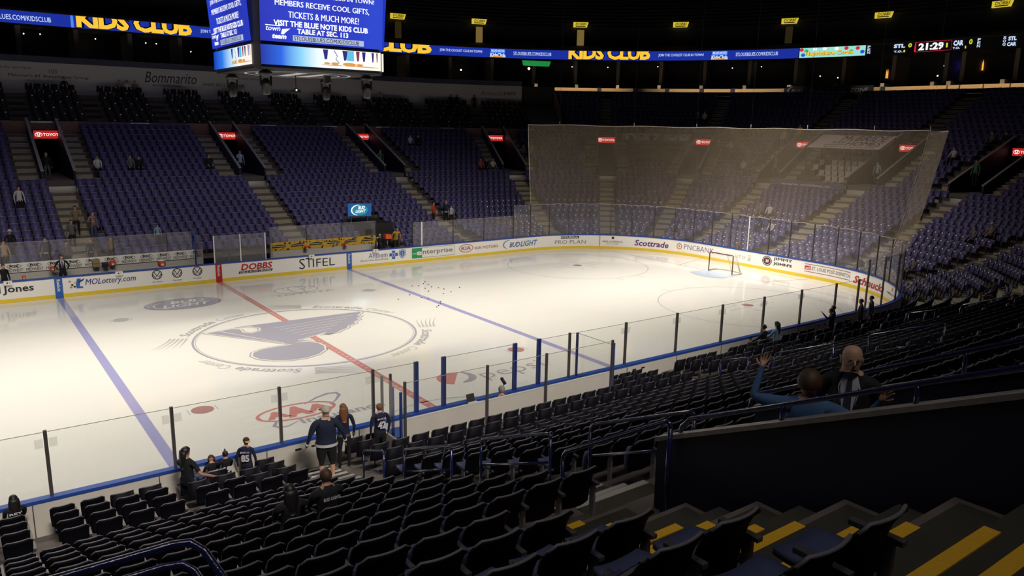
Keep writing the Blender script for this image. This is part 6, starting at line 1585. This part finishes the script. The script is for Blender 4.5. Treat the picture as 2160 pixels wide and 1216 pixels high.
# --- far side
stand(-7.45, 14.0, 268, 'person in dark suit and pale shirt, hands on hips behind far boards', z=.28, h=1.74, top=k_suit, legs=k_suit, hair=h_br, suit=True, lh=(-.20, .10, 1.0), rh=(.20, .10, 1.0))
stand(-9.98, 13.9, 300, 'person in a dark shirt at the far boards by the left photo edge', z=.1, h=1.7, top=k_black, hair=h_br)
stand(-5.2, 19.0, 300, 'person in pale pink top and jeans standing in far aisle', h=1.72, top=cloth('pink', (.26, .16, .16)), legs=k_denim, hair=h_br, style='long', rh=(.3, .3, 1.2))
stand(-8.45, 22.0, 285, 'person in a white jersey standing high in the far left seats', h=1.72, top=k_white, legs=k_black, hair=h_br)
stand(-9.35, 17.6, 290, 'person in white cap and dark top at the left photo edge', h=1.75, top=k_black, hair=None, cap=(k_white, k_white, 1)); stand(-9.75, 16.3, 290, 'person in cream and orange jersey at the left photo edge', h=1.7, top=cloth('cream', (.38, .26, .14)), hair=h_br)
stand(-7.9, 16.1, 250, 'person in black jersey behind the hazy far left glass', h=1.75, top=k_black, hair=h_br, hem=k_white); stand(-5.75, 16.7, 280, 'child in a yellow cap and jersey behind the far left glass', h=1.35, top=k_navy, hair=None, cap=(k_yel, k_yel, 1), hem=k_white)
stand(-6.4, 18.2, 270, 'person in dark clothes on the far left aisle stairs', h=1.7, top=k_grey, hair=h_br); stand(-6.0, 19.4, 265, 'person in tan jacket higher on the far left aisle stairs', h=1.7, top=k_tan, legs=k_black, hair=h_bk)
stand(-4.75, 16.6, 270, 'person crouching dark jersey right of the yellow cap child', h=1.5, top=k_tan, hair=h_br); stand(-2.05, 17.75, 275, 'child in blue and white jersey below the second far section', h=1.25, top=k_lb, hair=h_br, hem=k_white)
stand(-7.0, 15.75, 270, 'person with dark hair behind the man in a suit', h=1.6, top=k_grey, hair=h_bk)
stand(-6.45, 26.8, 275, 'person in dark clothes standing at the leftmost far portal rail', h=1.7, top=k_black, legs=k_grey, hair=h_gr, z=4.97)
seated(-3.64, 26.3, 270, 'person in a white shirt sitting alone in the far seats', h=1.8, top=k_white, hair=h_br); seated(-1.68, 26.3, 270, 'person in grey sitting left of a dark dressed neighbour', h=1.8, top=k_grey, hair=h_br); seated(-1.15, 26.3, 270, 'person in black sitting right of a grey dressed neighbour', h=1.75, top=k_black, hair=h_bk)
seated(3.36, 26.2, 270, 'person in dark jersey with white sleeve stripes left of second portal', h=1.85, top=k_black, hair=h_br, hem=k_white, fat=1.15)
stand(5.75, 26.9, 270, 'person in blue grey shirt standing in the second far portal', h=1.8, z=4.97, top=k_lb, legs=k_black, hair=h_bk, rh=(.1, .3, 1.45)); stand(17.4, 27.6, 265, 'person in green shirt standing in the third far portal', h=1.8, z=4.97, top=k_green, hair=h_br)
for i, (x, y, t_, lab) in enumerate(((21.35, 29.65, k_white, 'person in white jersey sitting high, left of two beside a far portal'), (22.1, 29.6, k_black, 'person in dark jersey sitting high, right of two beside a far portal'), (25.7, 25.1, k_red, 'person in red sitting leftmost of three below the far corner sign'), (26.3, 25.05, k_black, 'person in black sitting middle of three below the far corner sign'), (26.9, 24.95, k_white, 'person in white sitting rightmost of three below the far corner sign'))):
    seated(x, y, 262, lab, h=1.75, top=t_, hair=(h_br, h_bk)[i % 2], group=GP)
stand(17.0, 18.35, 300, 'person in a red shirt standing in the far seats', h=1.7, top=k_red, hair=h_bk, rh=(.3, .35, 1.15)); stand(18.05, 18.3, 250, 'person in yellow and navy jersey beside the red shirt', h=1.75, top=k_navy, hair=h_gr, hem=k_white, collar=k_yel); stand(18.45, 18.2, 250, 'small person in white right of the navy jersey person', h=1.4, top=k_white, hair=h_br)
stand(10.45, 14.0, 230, 'person in black shirt standing in the tunnel beside the yellow wall', z=.1, h=1.8, top=k_black, legs=k_black, skn=sk_m, hair=h_gr, rh=(-.1, .4, 1.2)); stand(12.1, 15.0, 260, 'person in a yellow shirt bending near the tunnel', z=.35, h=1.8, top=k_yel, legs=k_black, hair=h_bk, lean=.5)
# --- behind the end glass and net
def inrink(x, y): return math.degrees(math.atan2(-y*.8, 18-x))
for x, y, sit_, t_, lab, kw in ((35.9, 22.7, 0, k_grey, 'person in dark jersey with white stripes standing left of a portal behind the net', dict(hem=k_white, h=1.8, lh=(-.4, .2, 1.2))), (31.3, 26.4, 1, k_grey, 'person in grey sitting near the left edge of the net', {}), (32.0, 26.0, 1, k_tan, 'person in tan sitting near the left edge of the net', {}),
                               (43.9, 8.35, 0, k_green, 'person in a green shirt standing in a portal behind the net', dict(z=4.97)), (48.4, 10.9, 0, k_white, 'person in pale top standing above a portal behind the net', {}), (49.2, 9.9, 0, k_yel, 'person in yellow shirt standing above a portal behind the net', {}),
                               (45.2, .35, 0, k_lb, 'person in pale blue standing in the portal right of the end deck', dict(z=4.97)), (45.4, 14.3, 1, k_white, 'person in white jersey sitting high right of the photo banner', {}), (44.9, 15.2, 1, k_black, 'person in dark jersey sitting high right of the photo banner', {}),
                               (43.0, 10.9, 1, k_white, 'person in white and dark jersey left of the green shirt', {}), (43.3, 10.2, 1, k_navy, 'person in navy beside the white and dark jersey', {}),
                               (31.95, 7.6, 0, k_tan, 'person with tan top standing low behind the end glass', dict(h=1.55, z=.1)), (32.0, 8.5, 0, k_blue, 'person in dark blue standing low behind the end glass', dict(h=1.2, z=.1)), (31.6, 2.2, 0, k_tan, 'person in tan behind the end glass above the JIMMY lettering', dict(h=1.4, z=.1)),
                               (35.1, 2.1, 1, k_white, 'person in white sitting low behind the end net', {}), (35.3, 3.2, 1, k_navy, 'person in navy and white jersey sitting low behind the end net', dict(hem=k_white)), (36.9, 4.4, 1, k_grey, 'person in grey sitting two rows above the low group behind the net', {}), (37.0, 3.7, 1, k_white, 'person in white sitting two rows above the low group', {}),
                               (31.4, -6.8, 0, k_black, 'person in black leaning at the right end glass', dict(h=1.6, z=.1)), (44.5, -6.9, 0, k_green, 'person in teal standing beside the pale covered seats', {}), (36.0, -10.9, 1, k_grey, 'person in grey sitting right of the net, left of two', {}), (36.2, -11.7, 1, k_tan, 'person in tan and cap sitting right of the net', dict(hair=None, cap=(k_white, k_white, 1))),
                               (46.8, -4.3, 1, k_white, 'person in white sitting alone high beyond the net edge', {}), (49.9, -5.4, 1, k_grey, 'person in grey in the upper right seats, left of two', {}), (50.0, -6.3, 1, k_black, 'person in black in the upper right seats, right of two', {}),
                               (48.5, 20.9, 1, k_grey, 'person in grey high in the dark end seats, left of two', {}), (48.7, 20.2, 1, k_white, 'person in white high in the dark end seats, right of two', {}), (31.4, -9.9, 1, k_grey, 'person in patterned grey top at the near end corner glass', {})):
    kw = dict(kw); kw.setdefault('hair', h_br); kw.setdefault('h', 1.75)
    (seated if sit_ else stand)(x, y, inrink(x, y)+0, lab, top=t_, **kw)
# silhouettes in front of the pale club wall
for i, (x, t_, lab) in enumerate(((-3.6, k_black, 'person in black before the club wall, left of its script lettering'), (.25, k_tan, 'person in tan before the script lettering, left of three'), (.8, k_white, 'person in white before the script lettering, middle of three'), (1.4, k_tan, 'person in tan before the script lettering, right of three'),
                                (10.0, k_white, 'person in white before the club wall below the left video screen'), (23.2, k_white, 'person in white before the club wall right of the scoreboard'))):
    stand(x, 38.9, 265, lab, z=10.18, h=1.7, top=t_, legs=k_black, hair=h_br, group='people along the club wall')
for i, (x, y) in enumerate(((30.9, 38.4), (31.5, 38.2), (33.2, 37.5))): stand(x, y, 240, 'person in black before the club wall far end, %s of three' % ('left', 'middle', 'right')[i], z=10.2, h=1.7, top=k_black, legs=k_black, hair=h_bk, group='people along the club wall')
